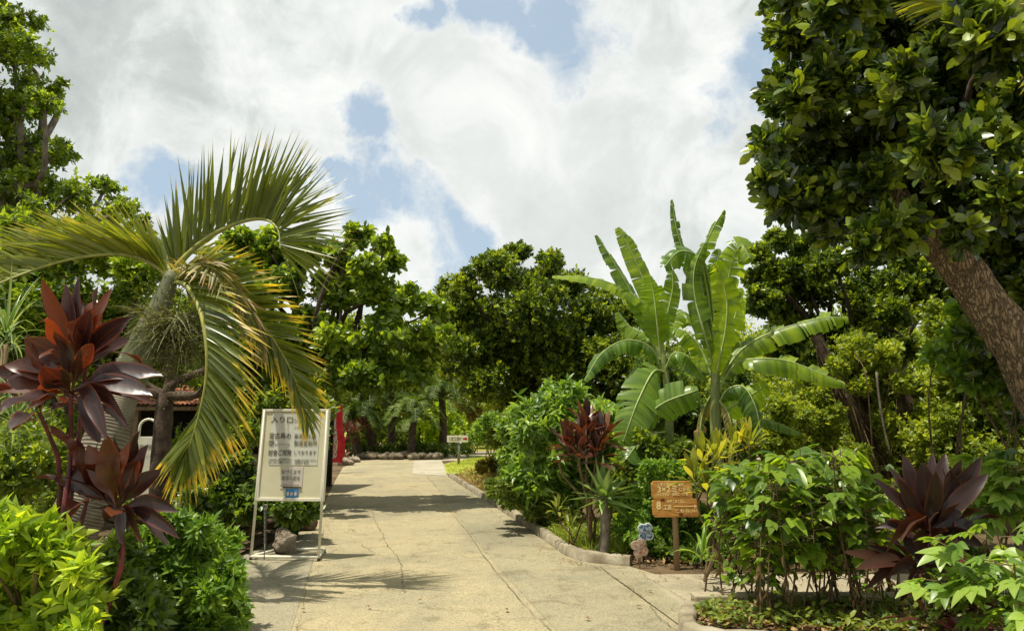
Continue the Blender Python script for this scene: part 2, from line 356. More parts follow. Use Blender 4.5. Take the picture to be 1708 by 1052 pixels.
M['grey'] = solid_mat('grey_metal', [(.14, .14, .12), (.22, .21, .18)], 8, .55, .4, .05)
M['dark'] = solid_mat('interior_shade', [(.02, .017, .013), (.05, .04, .03)], 4, .9, .1, 0)  # near-black wall colour paints in the shade inside the open hut
M['rock'] = solid_mat('coral_rock', [(.10, .075, .05), (.27, .22, .16), (.46, .41, .32)], 7, .95, .15, 1.0, 16, bdist=.06)
M['edgerock'] = solid_mat('mossy_edge_stone', [(.05, .045, .025), (.13, .105, .07), (.25, .20, .14)], 9, .95, .15, .9, 18)
M['kerb'] = solid_mat('kerb_concrete', [(.14, .115, .07), (.26, .225, .15), (.38, .34, .25)], 5, .9, .15, .5, 40)
M['log'] = solid_mat('dead_log', [(.07, .045, .03), (.15, .10, .07), (.24, .18, .13)], 5, .9, .15, .7, 18, (.5, 2, 2))
M['rubber'] = solid_mat('black_rubber', [(.015, .015, .015), (.03, .03, .03)], 9, .7, .3, 0)

def barkmat():
    m, n, o = newmat('plated_bark'); t = nd(n, 'ShaderNodeTexCoord'); g = t.outputs['Object']
    mp = nd(n, 'ShaderNodeMapping'); mp.inputs['Rotation'].default_value = (0, math.radians(35), 0); mp.inputs['Scale'].default_value = (1.3, 1.3, .26); lk(n, g, mp.inputs[0])
    nw = noise(n, mp.outputs[0], 5, 5, .6); wv = nd(n, 'ShaderNodeVectorMath', operation='MULTIPLY_ADD'); lk(n, nw[1], wv.inputs[0]); wv.inputs[1].default_value = (.25, .25, .25); lk(n, mp.outputs[0], wv.inputs[2])
    vo = nd(n, 'ShaderNodeTexVoronoi', feature='DISTANCE_TO_EDGE'); vo.inputs['Scale'].default_value = 24; lk(n, wv.outputs[0], vo.inputs['Vector'])
    nf = noise(n, g, 28, 8, .7); e = ramp(n, vo.outputs['Distance'], [(0, 0), (.16, 1)])
    c = ramp(n, mth(n, 'ADD', mth(n, 'MULTIPLY', nf[0], .7), mth(n, 'MULTIPLY', nw[0], .3)), [(.34, (.16, .11, .065)), (.5, (.32, .23, .135)), (.64, (.48, .37, .24))])
    c = mix(n, mth(n, 'MULTIPLY_ADD', e, .5, .5), (.08, .055, .035), c)
    pb = nd(n, 'ShaderNodeBsdfPrincipled'); lk(n, c, pb.inputs['Base Color']); pb.inputs['Roughness'].default_value = .9; pb.inputs['Specular IOR Level'].default_value = .15
    bp = nd(n, 'ShaderNodeBump'); bp.inputs['Strength'].default_value = 1; bp.inputs['Distance'].default_value = .03
    lk(n, mth(n, 'ADD', e, mth(n, 'MULTIPLY', nf[0], .8)), bp.inputs['Height']); lk(n, bp.outputs[0], pb.inputs['Normal']); lk(n, pb.outputs[0], o.inputs[0]); return m
M['bark'] = barkmat()
def ringmat():
    m, n, o = newmat('ringed_palm_trunk')
    a = nd(n, 'ShaderNodeAttribute', attribute_name='along'); t = nd(n, 'ShaderNodeTexCoord')
    nz = noise(n, t.outputs['Object'], 5, 6); 
    w = mth(n, 'SINE', mth(n, 'ADD', mth(n, 'MULTIPLY', a.outputs['Fac'], 420), mth(n, 'MULTIPLY', nz[0], 5)))
    f = mth(n, 'ADD', mth(n, 'MULTIPLY', nz[0], .9), mth(n, 'MULTIPLY_ADD', w, .10, -.02))
    c = ramp(n, f, [(.25, (.085, .065, .045)), (.48, (.17, .145, .10)), (.75, (.30, .27, .20))])
    pb = nd(n, 'ShaderNodeBsdfPrincipled'); lk(n, c, pb.inputs['Base Color']); pb.inputs['Roughness'].default_value = .85
    bp = nd(n, 'ShaderNodeBump'); bp.inputs['Strength'].default_value = .5; bp.inputs['Distance'].default_value = .008
    lk(n, mth(n, 'ADD', w, mth(n, 'MULTIPLY', nz[0], 3)), bp.inputs['Height']); lk(n, bp.outputs[0], pb.inputs['Normal'])
    lk(n, pb.outputs[0], o.inputs[0]); return m
M['ringed'] = ringmat()

def pathmat(name, a, b, c, crack=.6, speck=.5):
    m, n, o = newmat(name)
    g = nd(n, 'ShaderNodeNewGeometry'); P = g.outputs['Position']
    n1 = noise(n, P, .55, 5, .6, .6); n2 = noise(n, P, 85, 3, .7); n3 = noise(n, P, 6, 6, .65)
    base = ramp(n, mth(n, 'ADD', mth(n, 'MULTIPLY', n1[0], .75), mth(n, 'MULTIPLY', n3[0], .25)), [(.40, a), (.5, b), (.60, c)])
    ns = noise(n, P, 1.9, 6, .7, 1.2); st = ramp(n, ns[0], [(.36, (.70, .69, .66)), (.47, (1, 1, 1)), (.62, (1, 1, 1)), (.72, (1.12, 1.10, 1.04))]); base = mix(n, .8, base, st, 'MULTIPLY')
    sp = ramp(n, n2[0], [(.33, (1-speck,)*3), (.5, (1, 1, 1)), (.68, (1+speck*.45,)*3)])
    base = mix(n, 1.0, base, sp, 'MULTIPLY')
    nv = noise(n, P, 40, 2, .5); pit = ramp(n, nv[0], [(.30, (.45, .42, .38)), (.37, (1, 1, 1))]); base = mix(n, .55, base, pit, 'MULTIPLY')
    wv = nd(n, 'ShaderNodeVectorMath', operation='MULTIPLY_ADD'); nw = noise(n, P, 3.5, 5, .65); lk(n, nw[1], wv.inputs[0]); wv.inputs[1].default_value = (.5, .5, .5); lk(n, P, wv.inputs[2])
    vo = nd(n, 'ShaderNodeTexVoronoi', feature='DISTANCE_TO_EDGE'); vo.inputs['Scale'].default_value = 1.1; lk(n, wv.outputs[0], vo.inputs['Vector'])
    vo2 = nd(n, 'ShaderNodeTexVoronoi', feature='DISTANCE_TO_EDGE'); vo2.inputs['Scale'].default_value = 6.5; lk(n, wv.outputs[0], vo2.inputs['Vector'])
    ck = ramp(n, vo.outputs['Distance'], [(.0, (1, 1, 1)), (.010, (0, 0, 0))])
    ck2 = ramp(n, vo2.outputs['Distance'], [(.0, (1, 1, 1)), (.035, (0, 0, 0))])
    msk = ramp(n, n1[0], [(.5, (0, 0, 0)), (.6, (1, 1, 1))]); ck2 = mix(n, 1, ck2, msk, 'MULTIPLY')
    n5 = noise(n, P, 1.3, 3, .6); ckm = ramp(n, n5[0], [(.45, (0, 0, 0)), (.6, (1, 1, 1))]); ck = mix(n, 1, ck, ckm, 'MULTIPLY')
    tot = mth(n, 'MULTIPLY', mth(n, 'ADD', ck, mth(n, 'MULTIPLY', ck2, .5), clamp=True), crack)
    base = mix(n, tot, base, (.09, .07, .04))
    pb = nd(n, 'ShaderNodeBsdfPrincipled'); lk(n, base, pb.inputs['Base Color']); pb.inputs['Roughness'].default_value = .92; pb.inputs['Specular IOR Level'].default_value = .2
    bp = nd(n, 'ShaderNodeBump'); bp.inputs['Strength'].default_value = .5; bp.inputs['Distance'].default_value = .008
    lk(n, mth(n, 'SUBTRACT', n2[0], mth(n, 'MULTIPLY', tot, 1.5)), bp.inputs['Height']); lk(n, bp.outputs[0], pb.inputs['Normal'])
    lk(n, pb.outputs[0], o.inputs[0]); return m
M['asphalt'] = pathmat('worn_tan_asphalt', (.27, .238, .15), (.328, .284, .172), (.38, .322, .188), .7)
M['asphaltR'] = pathmat('grey_asphalt_strip', (.245, .222, .145), (.295, .263, .163), (.335, .292, .178), .5)
M['asphaltL'] = pathmat('pale_grey_asphalt', (.235, .215, .15), (.28, .252, .168), (.32, .283, .18), .4)
M['concrete'] = pathmat('sandy_concrete', (.29, .25, .17), (.34, .295, .20), (.39, .335, .23), .2, .3)
M['concretepale'] = pathmat('pale_concrete', (.33, .30, .22), (.37, .335, .245), (.40, .36, .265), .2, .2)
M['soil'] = pathmat('garden_soil', (.055, .038, .02), (.10, .07, .035), (.17, .115, .06), 0, .5)
M['redsoil'] = pathmat('red_bare_soil', (.16, .085, .04), (.24, .13, .06), (.32, .19, .09), 0, .4)
M['lawn'] = pathmat('lawn_ground', (.20, .24, .03), (.33, .35, .045), (.46, .43, .08), 0, .4)
M['crack'] = solid_mat('crack_soil', [(.12, .095, .055), (.19, .155, .09)], 20, .95, .1, 0)  # dark brown of the thin crack strips

# ------------------------------------------------------------------ ground, path, kerbs
def sheet(name, pts, mat, kind='structure', **kw):
    b = MB(); b.ngon(pts); o = b.build(name, mat, smooth=False); tag(o, kind=kind, **kw); return o
sheet('ground', [(-400, -60, 0), (400, -60, 0), (400, 700, 0), (-400, 700, 0)], M['soil'])
Rk = [(1050, 944), (985, 938), (942, 926), (905, 899), (860, 868), (815, 838), (775, 813), (748, 795), (738, 778)]
Rw = [gnd(*p) for p in Rk]
Lk = [(520, 885), (545, 830), (560, 800), (570, 779), (600, 769)]
pz = .004
path_pts = [(-6.5, -3, pz), (-4.6, 3, pz), (-4.3, 6.2, pz)] + [gnd(p[0], p[1], pz) for p in [(398, 893), (520, 885), (545, 830), (560, 800), (572, 779), (600, 768), (735, 765)]] \
    + [gnd(p[0], p[1], pz) for p in reversed(Rk[:-1])] + [gnd(1094, 957, pz), (8.5, 7.62, pz), (12, 7.62, pz), (12, -3, pz)]
sheet('path', path_pts, M['asphalt'])
def strip(name, pix, mat, z): return sheet(name, [gnd(p[0], p[1], z) for p in pix], mat)
# greyer strip of asphalt along the right kerb, continuing to the front
strip('path_right_strip', [(712, 795), (748, 796), (775, 814), (815, 839), (860, 869), (905, 900), (942, 927), (990, 941), (1135, 1056), (1400, 1300), (1130, 1300), (930, 1052), (840, 955), (795, 900), (755, 850), (735, 815)], M['asphaltR'], .008)
strip('path_left_strip', [(398, 893), (500, 887), (535, 890), (520, 940), (485, 1052), (440, 1300), (-200, 1300), (200, 1052), (330, 940)], M['asphaltL'], .008)
# side path of sandy concrete on the right
sheet('side_path', [gnd(1000, 943, .012), gnd(1094, 957, .012), (8.4, 7.55, .012), (12, 7.55, .012), (12, 6.45, .012), gnd(1140, 1046, .012)], M['concrete'])
strip('side_path_edge_strip', [(1003, 946), (1065, 953), (1155, 1022), (1140, 1046)], M['asphaltR'], .016)
strip('far_path', [(688, 790), (745, 793), (742, 778), (735, 765), (690, 768)], M['concretepale'], .012)
sheet('road_beyond', [(-14, gnd(600, 768).y, .002), (14, gnd(600, 768).y, .002), (20, gnd(600, 752).y, .002), (-14, gnd(600, 752).y, .002)], M['concrete'])
yl0, yl1, yl2 = gnd(700, 751).y, gnd(700, 742).y, gnd(700, 737).y
sheet('lawn', [(-20, yl0, .006), (30, yl0, .006), (40, 130, .006), (-30, 130, .006)], M['lawn'])
sheet('lawn_path', [(-20, yl1, .010), (30, yl1, .010), (30, yl2, .010), (-20, yl2, .010)], M['concretepale'])
strip('grass_verge', [(745, 790), (812, 790), (880, 770), (800, 760), (738, 774)], M['lawn'], .010)
strip('bare_soil_patch', [(752, 797), (780, 812), (830, 838), (880, 830), (850, 795), (790, 788)], M['redsoil'], .014)

rng = np.random.default_rng(5)
def crackline(pix, w, z):
    P = curve([gnd(p[0], p[1], z) for p in pix], 90); P[:, :2] += np.cumsum(rng.normal(size=(90, 2))*.006, 0) + rng.normal(size=(90, 2))*.006
    T = unit(np.gradient(P, axis=0)); sd = np.stack([-T[:, 1], T[:, 0], T[:, 2]*0], 1)
    ww = w*(.35 + rng.uniform(size=90)*1.2)
    V = np.stack([P - sd*ww[:, None], P + sd*ww[:, None]], 1).reshape(-1, 3)
    return V, [(2*i, 2*i+1, 2*i+3, 2*i+2) for i in range(89)]
b = MB()
for pix, w in (([(712, 795), (738, 822), (757, 855), (795, 900), (842, 958), (930, 1056), (1010, 1140)], .003),
               ([(990, 943), (1060, 990), (1140, 1055)], .0028), ([(1065, 953), (1110, 987), (1155, 1022)], .002),
               ([(540, 880), (522, 940), (487, 1052), (470, 1110)], .002), ([(620, 850), (640, 900), (668, 940), (675, 985)], .003),
               ([(600, 905), (660, 930), (735, 925)], .0025)):
    b.add(*crackline(pix, w, .020))
tag(b.build('path_cracks', M['crack'], smooth=False), kind='structure')

def kerb(name, pts, w=.13, h=.115, mat=None, inner=1):
    P = curve([(p[0], p[1], 0) for p in pts], len(pts)*7); n = len(P)
    T = unit(np.gradient(P, axis=0)); sd = np.stack([-T[:, 1], T[:, 0], T[:, 2]*0], 1)*inner
    rg = np.random.default_rng(len(pts)); b = MB(); prof = [(0, -.02), (.01, h*.85), (.03, h), (w-.03, h), (w-.005, h*.85), (w, -.02)]
    hz = 1 + .05*rg.normal(size=n)
    V = np.stack([P + sd*(q[0] + rg.normal(size=n)*.005)[:, None] + np.array([0, 0, 1.])*(q[1]*hz)[:, None] for q in prof], 1)
    K = len(prof); Fq = [(i*K+j, i*K+j+1, (i+1)*K+j+1, (i+1)*K+j) for i in range(n-1) for j in range(K-1)]
    b.add(V.reshape(-1, 3), Fq)
    b.poly.append(list(range(K))); b.poly.append([(n-1)*K+j for j in range(K)][::-1])
    return tag(b.build(name, mat or M['kerb']), kind='structure')
kerb('kerb', Rw[:8], inner=-1)
# front bed at the lower right: kerb in front, sandy ledge behind
c0, c1 = gnd(1134, 1036), gnd(1180, 1020)
kerb('kerb_front_bed', [(3.1, 3.0), (2.35, 4.7), tuple(gnd(1160, 1075))[:2], tuple(c0)[:2], tuple(gnd(1146, 1024))[:2]], w=.14, h=.12, inner=-1)
b = MB(); b.box(c1.x-.1, 12, c1.y+.0, c1.y+.16, -.02, .13); tag(b.build('bed_ledge', M['concrete'], smooth=False, bevel=.012), kind='structure')
sheet('front_bed_soil', [(3.2, 3.0, .055), (2.45, 4.7, .055), gnd(1170, 1065, .055), gnd(1160, 1035, .055), (c1.x, c1.y+.02, .055), (12, c1.y+.02, .055), (12, 3, .055)], M['soil'])
sheet('left_bed_soil', [(-12, -2, .05), (-4.8, -2, .05), (-3.4, 3, .05), (-2.55, 5.2, .05), (-3.3, 7.6, .05), gnd(500, 880, .05), gnd(540, 800, .05), (-14, 26, .05)], M['soil'])

# ------------------------------------------------------------------ plants
def clumps_px(lst, Y, depth=1.0, rng=None, back=1):
    out = []
    for c in lst:
        px, py, r = c[:3]; y0 = Y + (c[3] if len(c) > 3 else 0)
        jy = rng.uniform(-.5, .5)*depth if rng is not None else 0
        p = at(px, py, y0 + jy); out.append((p.x, p.y, p.z, r*mpp(y0)))
        for k in range(back):
            q = at(px + rng.uniform(-.4, .4)*r, py + rng.uniform(-.1, .5)*r, y0 + depth*rng.uniform(.4, 1.2)*(k+1)); out.append((q.x, q.y, q.z, r*mpp(y0)*1.0))
    return out
def sub_clumps(C, n, rel, rng):
    """break each mass into smaller lobes so that the outline is uneven"""
    out = []
    for c in C:
        for k in range(n):
            v = rnd_unit(rng, 1)[0]; v[2] = v[2]*.8 + .15; r = c[3]*rel*rng.uniform(.7, 1.25)
            out.append((c[0]+v[0]*c[3]*.75, c[1]+v[1]*c[3]*.75, max(c[2]+v[2]*c[3]*.75, r*.3), r))
        out.append((c[0], c[1], c[2], c[3]*.72))
    return out
def limb(b, p0, p1, r0, r1, rng, sides=7, sag=.1):
    p0 = Vector(p0); p1 = Vector(p1); d = (p1-p0).length
    m1 = p0.lerp(p1, .35) + Vector(rng.normal(size=3))*d*.07 + Vector((0, 0, d*sag)); m2 = p0.lerp(p1, .7) + Vector(rng.normal(size=3))*d*.07 + Vector((0, 0, d*sag*.7))
    P = curve([p0, m1, m2, p1], 9); b.tube(P, np.linspace(r0, r1, 9), sides, .05, int(rng.integers(1e6)), cap=False)
def tree(name, label, cat, base, fork, r0, C, leafmat, barkmat, twigs, k, L, Wd, seed, group=None, lobes=4, rel=.45, limbs=14, **kw):
    rng = np.random.default_rng(seed); t = thing(name, base, label, cat, group)
    C2 = sub_clumps(C, lobes, rel, rng) if lobes else C
    b = MB(); crown(b, C2, twigs, k, L, Wd, rng, **kw); b.build('crown', leafmat, t)
    b = MB(); base = Vector(base); fork = Vector(fork); mid = base.lerp(fork, .5) + Vector((rng.normal()*.1, rng.normal()*.1, 0))
    P = curve([base, mid, fork], 12); b.tube(P, np.linspace(r0, r0*.62, 12)*(1+.25*np.exp(-np.arange(12)*1.1)), 14, .05, seed, cap=False)
    ids = rng.permutation(len(C))[:limbs]
    for i in ids:
        c = Vector(C[i][:3]); limb(b, fork - Vector((0, 0, .02)), c, r0*.42, r0*.08, rng)
        for q in range(3):
            v = Vector(rnd_unit(rng, 1)[0])*C[i][3]*.8; limb(b, c, c+v, r0*.08, r0*.02, rng, 5)
    b.build('trunk', barkmat, t); return t
def bush(name, label, cat, base, C, leafmat, twigs, k, L, Wd, seed, group=None, lobes=3, rel=.5, stems=8, stemmat=None, parts=('foliage', 'stem'), **kw):
    rng = np.random.default_rng(seed); t = thing(name, base, label, cat, group); C2 = sub_clumps(C, lobes, rel, rng) if lobes else C
    b = MB(); crown(b, C2, twigs, k, L, Wd, rng, **kw); b.build('foliage', leafmat, t)
    if stems:
        b = MB(); base = Vector(base)
        for i in range(stems):
            c = C[int(rng.integers(len(C)))]; p0 = base + Vector((rng.normal()*.12, rng.normal()*.1, 0)); p0.z = base.z
            limb(b, p0, Vector(c[:3]), .018, .006, rng, 6, 0)
        b.build('stem', stemmat or M['stembrown'], t)
    return t

def massbush(name, label, lst, Y, mat, twigs, L, Wd, seed, k=4, depth=.9, cat='bush', **kw):
    rg = np.random.default_rng(seed); C = clumps_px(lst, Y, depth, rg)
    ground = []
    x = sum(c[0] for c in C)/len(C)
    return bush(name, label, cat, (x, Y+depth*.6, .03), C, mat, twigs, k, L, Wd, seed+1, **kw)
# ---- background trees -------------------------------------------------------
r1 = np.random.default_rng(11)
def far_tree(label, px, top, Y, rpx, mat, seed, group='trees closing the view beyond the garden', L=.28):
    rg = np.random.default_rng(seed); c = at(px, top, Y); R = rpx*mpp(Y); C = []
    H = c.z
    for k in range(16):
        a = rg.uniform(0, 6.28); u = rg.uniform(.1, 1)
        C.append((c.x + math.cos(a)*R*u, Y + math.sin(a)*R*u*.6, H*(.95-.55*u*u)*rg.uniform(.7, 1), R*.42))
    C.append((c.x, Y, H-R*.4, R*.45)); 
    for k in range(8): C.append((c.x + rg.uniform(-1, 1)*R, Y-.3*R, rg.uniform(.15, .4)*H, R*.45))
    return tree('tree', label, 'tree', (c.x, Y, 0), (c.x, Y, H*.35), R*.07, C, mat, M['barkdark'], 3300, 4, L, L*.5, seed, group, lobes=3, rel=.5, limbs=8, cross3=False, prof=DIA)
far_tree('low round tree far behind the direction sign, left of the dark dense tree', 700, 560, 46, 90, M['mid'], 21)
far_tree('pale tree far behind the cycad bed on the left', 590, 520, 44, 110, M['mid'], 22)
far_tree('distant green tree just behind the dark dense tree', 820, 590, 50, 90, M['ivy'], 23)
far_tree('distant tree hidden low behind the middle of the dark tree', 960, 560, 44, 120, M['mid'], 24)
far_tree('distant green tree behind the banana plants', 1120, 560, 40, 120, M['mid'], 25)
far_tree('distant light tree behind the right banana plant', 1270, 540, 38, 120, M['ivy'], 26)
far_tree('distant tree at the left edge behind the palm crown', 130, 470, 36, 190, M['mid'], 27)
far_tree('distant tree behind the shop roof', 360, 480, 36, 150, M['mid'], 28)
far_tree('distant light green tree at the right edge behind the leaning trunk', 1640, 500, 30, 170, M['ivy'], 29)
far_tree('distant tree behind the vine covered trunks', 1450, 520, 32, 130, M['mid'], 30)

# tall tree at the upper left
rg = np.random.default_rng(31)
C = clumps_px([(15, 30, 60), (55, 95, 50), (95, 150, 24), (30, 170, 60), (75, 180, 35), (25, 260, 60), (90, 255, 34), (60, 300, 50), (120, 325, 42), (172, 305, 30), (205, 345, 30), (150, 370, 45), (60, 370, 55),
               (-60, 60, 90), (-80, 200, 110), (-60, 330, 100), (-150, 120, 120), (-40, -60, 90), (-150, -60, 120), (235, 375, 25)], 14, 1.6, rg)
tree('tree', 'tall airy tree reaching above everything at the upper left edge', 'tree', (-11.8, 15, 0), (-11.3, 15, 3.4), .34, C, M['almond'], M['barkgrey'], 15000, 5, .12, .06, 32, lobes=5, rel=.38, limbs=26, shell=.6, cross3=True, flat=.75)
# leafy hedge-like tree behind the palm at left
rg = np.random.default_rng(33)
C = clumps_px([(40, 420, 60), (110, 410, 55), (180, 420, 55), (250, 450, 55), (20, 500, 70), (110, 500, 70), (200, 520, 60), (300, 520, 55), (360, 560, 55), (60, 580, 70), (160, 600, 70), (260, 600, 60), (340, 620, 45), (-60, 480, 90), (-60, 600, 90)], 11, 1.2, rg)
tree('tree', 'leafy green tree behind the palm and the wine red plant at left', 'tree', (-7.6, 11.5, 0), (-7.3, 11.4, 1.4), .14, C, M['almond'], M['barkdark'], 10000, 5, .12, .065, 34, lobes=4, rel=.42, shell=.5)
massbush('hedge', 'long dark hedge behind the left bed and the shop', [(-120+60*i, 690+20*(i%2), 60) for i in range(5)], 19, M['mid'], 5000, .16, .08, 69, depth=1.2, cat='hedge', stems=0)
# sea almond, middle left
rg = np.random.default_rng(35)
C = clumps_px([(597, 392, 22), (640, 405, 20), (560, 425, 34), (655, 440, 24), (610, 450, 30), (510, 420, 38), (440, 410, 40), (395, 400, 30), (480, 470, 50), (560, 490, 50), (630, 490, 36), (690, 500, 30), (730, 515, 30), (715, 560, 45),
               (640, 560, 50), (560, 570, 55), (480, 560, 55), (410, 480, 55), (400, 580, 60), (620, 630, 50), (540, 640, 50), (460, 640, 55), (680, 620, 45), (380, 650, 50)], 13, 1.2, rg)
tree('almond_tree', 'broad leaved tree with open twiggy top between palm and dark tree', 'tree', (-4.6, 14, 0), (-3.9, 13.8, 2.0), .16, C, M['almond'], M['barkdark'], 9500, 5, .15, .085, 36, lobes=5, rel=.34, limbs=24, shell=.55, prof=OBO, open_=(35, 90), flat=.75)
# dark dense tree, middle
rg = np.random.default_rng(37)
C = clumps_px([(863, 425, 24), (812, 440, 26), (918, 445, 26), (775, 480, 34), (840, 470, 42), (900, 480, 42), (955, 480, 34), (1000, 505, 34), (1035, 530, 34), (760, 530, 40), (820, 530, 55), (900, 540, 60), (980, 550, 50), (1050, 570, 40),
               (770, 590, 45), (850, 600, 60), (940, 610, 60), (1030, 620, 55), (800, 640, 40), (870, 650, 50), (960, 665, 50), (1040, 680, 45), (1080, 600, 50)], 17, 2.2, rg)
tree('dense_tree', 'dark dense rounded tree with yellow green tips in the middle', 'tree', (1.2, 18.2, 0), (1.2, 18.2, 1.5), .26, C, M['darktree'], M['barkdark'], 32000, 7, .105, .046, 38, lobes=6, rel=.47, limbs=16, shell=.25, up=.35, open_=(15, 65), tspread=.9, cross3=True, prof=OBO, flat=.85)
# right middle tree
rg = np.random.default_rng(39)
C = clumps_px([(1262, 425, 26), (1300, 405, 26), (1345, 410, 36), (1390, 440, 45), (1290, 460, 45), (1350, 480, 50), (1430, 490, 50), (1480, 520, 45), (1270, 510, 36), (1330, 540, 50), (1400, 560, 55), (1470, 580, 50), (1300, 580, 40), (1500, 470, 50), (1370, 610, 40), (1560, 500, 60), (1550, 420, 60)], 13, 1.8, rg)
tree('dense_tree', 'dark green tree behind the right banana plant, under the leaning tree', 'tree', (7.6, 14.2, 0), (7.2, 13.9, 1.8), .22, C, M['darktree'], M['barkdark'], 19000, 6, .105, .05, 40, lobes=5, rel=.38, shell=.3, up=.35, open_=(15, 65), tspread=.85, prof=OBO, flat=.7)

# vine covered trunks with hanging roots
def rooty(name, label, pts, Y, r, seed, n=170):
    rg = np.random.default_rng(seed); P = curve([at(p[0], p[1], Y) for p in pts], 14); P[-1][2] = max(P[-1][2], 0)
    t = thing(name, (P[-1][0], P[-1][1], 0), label, 'tree trunk')
    b = MB(); b.tube(P, np.linspace(r*.6, r*1.3, 14), 14, .12, seed, cap=False); b.build('trunk', M['barkdark'], t)
    b = MB(); i = rg.integers(0, 9, n); base = P[i] + rg.normal(size=(n, 3))*r*.55
    base[:, 1] -= r*.5
    ax = unit(P[-1]-P[0]); ribbons(b, base, ax + rg.normal(size=(n, 3))*.26, rnd_unit(rg, n), rg.uniform(.2, .9, n), rg.uniform(.006, .022, n), [.5, 1, .9, .8, .6, .1], .4, .1, rg.uniform(size=n))
    b.build('hanging_roots', M['roots'], t)
rooty('rooty_trunk', 'brown fibrous trunk leaning right behind the right banana plant', [(1360, 560), (1395, 640), (1430, 700), (1455, 760), (1470, 800)], 12.0, .14, 41)
rooty('rooty_trunk', 'shaggy root hung trunk further right, above the maroon plant', [(1470, 590), (1500, 650), (1530, 710), (1550, 770), (1560, 810)], 12.0, .15, 42)
rg = np.random.default_rng(43)
for lab, pp in (('thin pale hanging vine between the two shaggy trunks', [(1462, 620), (1466, 660), (1474, 710), (1486, 760)]), ('thin pale vine hanging at the far right edge', [(1690, 690), (1700, 730), (1716, 770)])):
    b = MB(); b.tube(curve([at(p[0], p[1], 11) for p in pp], 12), .018, 6); tag(b.build('hanging_vine', M['barkgrey']), lab, 'vine')
# hedge masses on the right
massbush('shrub', 'tall small leaved shrub at the right edge below the leaning trunk', [(1640, 560, 50), (1700, 600, 60), (1600, 620, 55), (1670, 680, 65), (1590, 700, 60), (1720, 740, 70), (1640, 770, 60), (1560, 760, 50), (1580, 540, 40)], 10.5, M['ivy'], 15000, .075, .04, 44, k=5, stems=3)
massbush('shrub', 'small leaved shrub climbing around the shaggy trunks', [(1480, 640, 40), (1500, 700, 40), (1420, 760, 50), (1500, 790, 60), (1450, 590, 40), (1350, 660, 36), (1355, 710, 40), (1330, 760, 55), (1540, 660, 40), (1400, 800, 60), (1580, 800, 60)], 12.6, M['ivy'], 11000, .085, .045, 46, k=5, stems=3)
massbush('creeper', 'leafy creeper hanging in front of the shaggy trunks', [(1400, 610, 22), (1430, 640, 20), (1500, 640, 22), (1475, 700, 22), (1390, 690, 20), (1440, 760, 20), (1530, 740, 22), (1550, 690, 24), (1420, 580, 30), (1490, 590, 30)], 11.2, M['ivy'], 1500, .085, .045, 45, k=5, depth=.4)
massbush('shrub', 'pale yellow green shrub just right of the banana stem', [(1300, 680, 30), (1340, 700, 28), (1270, 720, 34), (1310, 740, 40)], 11.2, M['ivy'], 3200, .09, .04, 48)
massbush('shrub', 'bright leafy branch hanging beside the leaning trunk', [(1590, 560, 26), (1615, 600, 24), (1560, 590, 16), (1640, 630, 24), (1605, 520, 22)], 7.6, M['fresh'], 170, .17, .08, 50, k=5, prof=OBO, stems=3)
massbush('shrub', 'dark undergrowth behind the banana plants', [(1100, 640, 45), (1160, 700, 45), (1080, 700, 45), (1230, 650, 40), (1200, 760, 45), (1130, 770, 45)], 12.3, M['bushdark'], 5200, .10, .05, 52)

massbush('hedge', 'long sunlit hedge closing the right side behind the shaggy trunks', [(1250+50*i, 640+30*(i%3), 60) for i in range(12)] + [(1230+60*i, 740+20*(i%2), 60) for i in range(10)], 17, M['ivy'], 15000, .12, .06, 66, depth=1.2, cat='hedge', stems=0)
massbush('hedge', 'low sunlit hedge beyond the banana stems', [(1010+45*i, 730, 45) for i in range(7)], 16, M['mid'], 5000, .12, .06, 68, depth=1.0, cat='hedge', stems=0)
# ---- centre background ---------------------------------------------------------
massbush('hedge', 'sunlit yellow green hedge across the lawn behind the direction sign', [(700, 700, 26), (740, 690, 24), (790, 695, 26), (750, 715, 22), (800, 720, 22), (720, 722, 20), (840, 715, 25), (870, 700, 30), (680, 715, 22)], 40, M['yellowgreen'], 6500, .20, .10, 54, cat='hedge', depth=2)
massbush('bush', 'silvery green bush right of the direction sign', [(800, 715, 16), (825, 705, 18), (845, 720, 20), (820, 725, 16)], 28, M['lobed'], 1700, .16, .07, 56)
massbush('flowering_shrub', 'pinkish tipped shrub under the left edge of the dark tree', [(775, 668, 20), (805, 672, 22), (835, 680, 22), (790, 690, 18), (760, 640, 22)], 34, M['covery'], 2600, .16, .08, 58)
massbush('shrub', 'green shrub under the dark tree, left of the right hand bed', [(840, 660, 30), (870, 690, 40), (840, 730, 30), (900, 700, 40), (960, 690, 40)], 20, M['mid'], 5500, .12, .05, 60)
massbush('low_shrub', 'low ochre shrub at the foot of the direction sign', [(800, 776, 9), (818, 772, 12), (835, 777, 14), (805, 782, 9)], 20, M['covery'], 1600, .10, .04, 62, stems=0)
massbush('hedge', 'low light hedge on the far lawn edge', [(690, 738, 7), (830, 738, 9), (712, 737, 7), (735, 736, 8), (758, 736, 8), (780, 736, 8), (805, 735, 9)], 43, M['fresh'], 1500, .14, .08, 64, stems=0, cat='hedge')

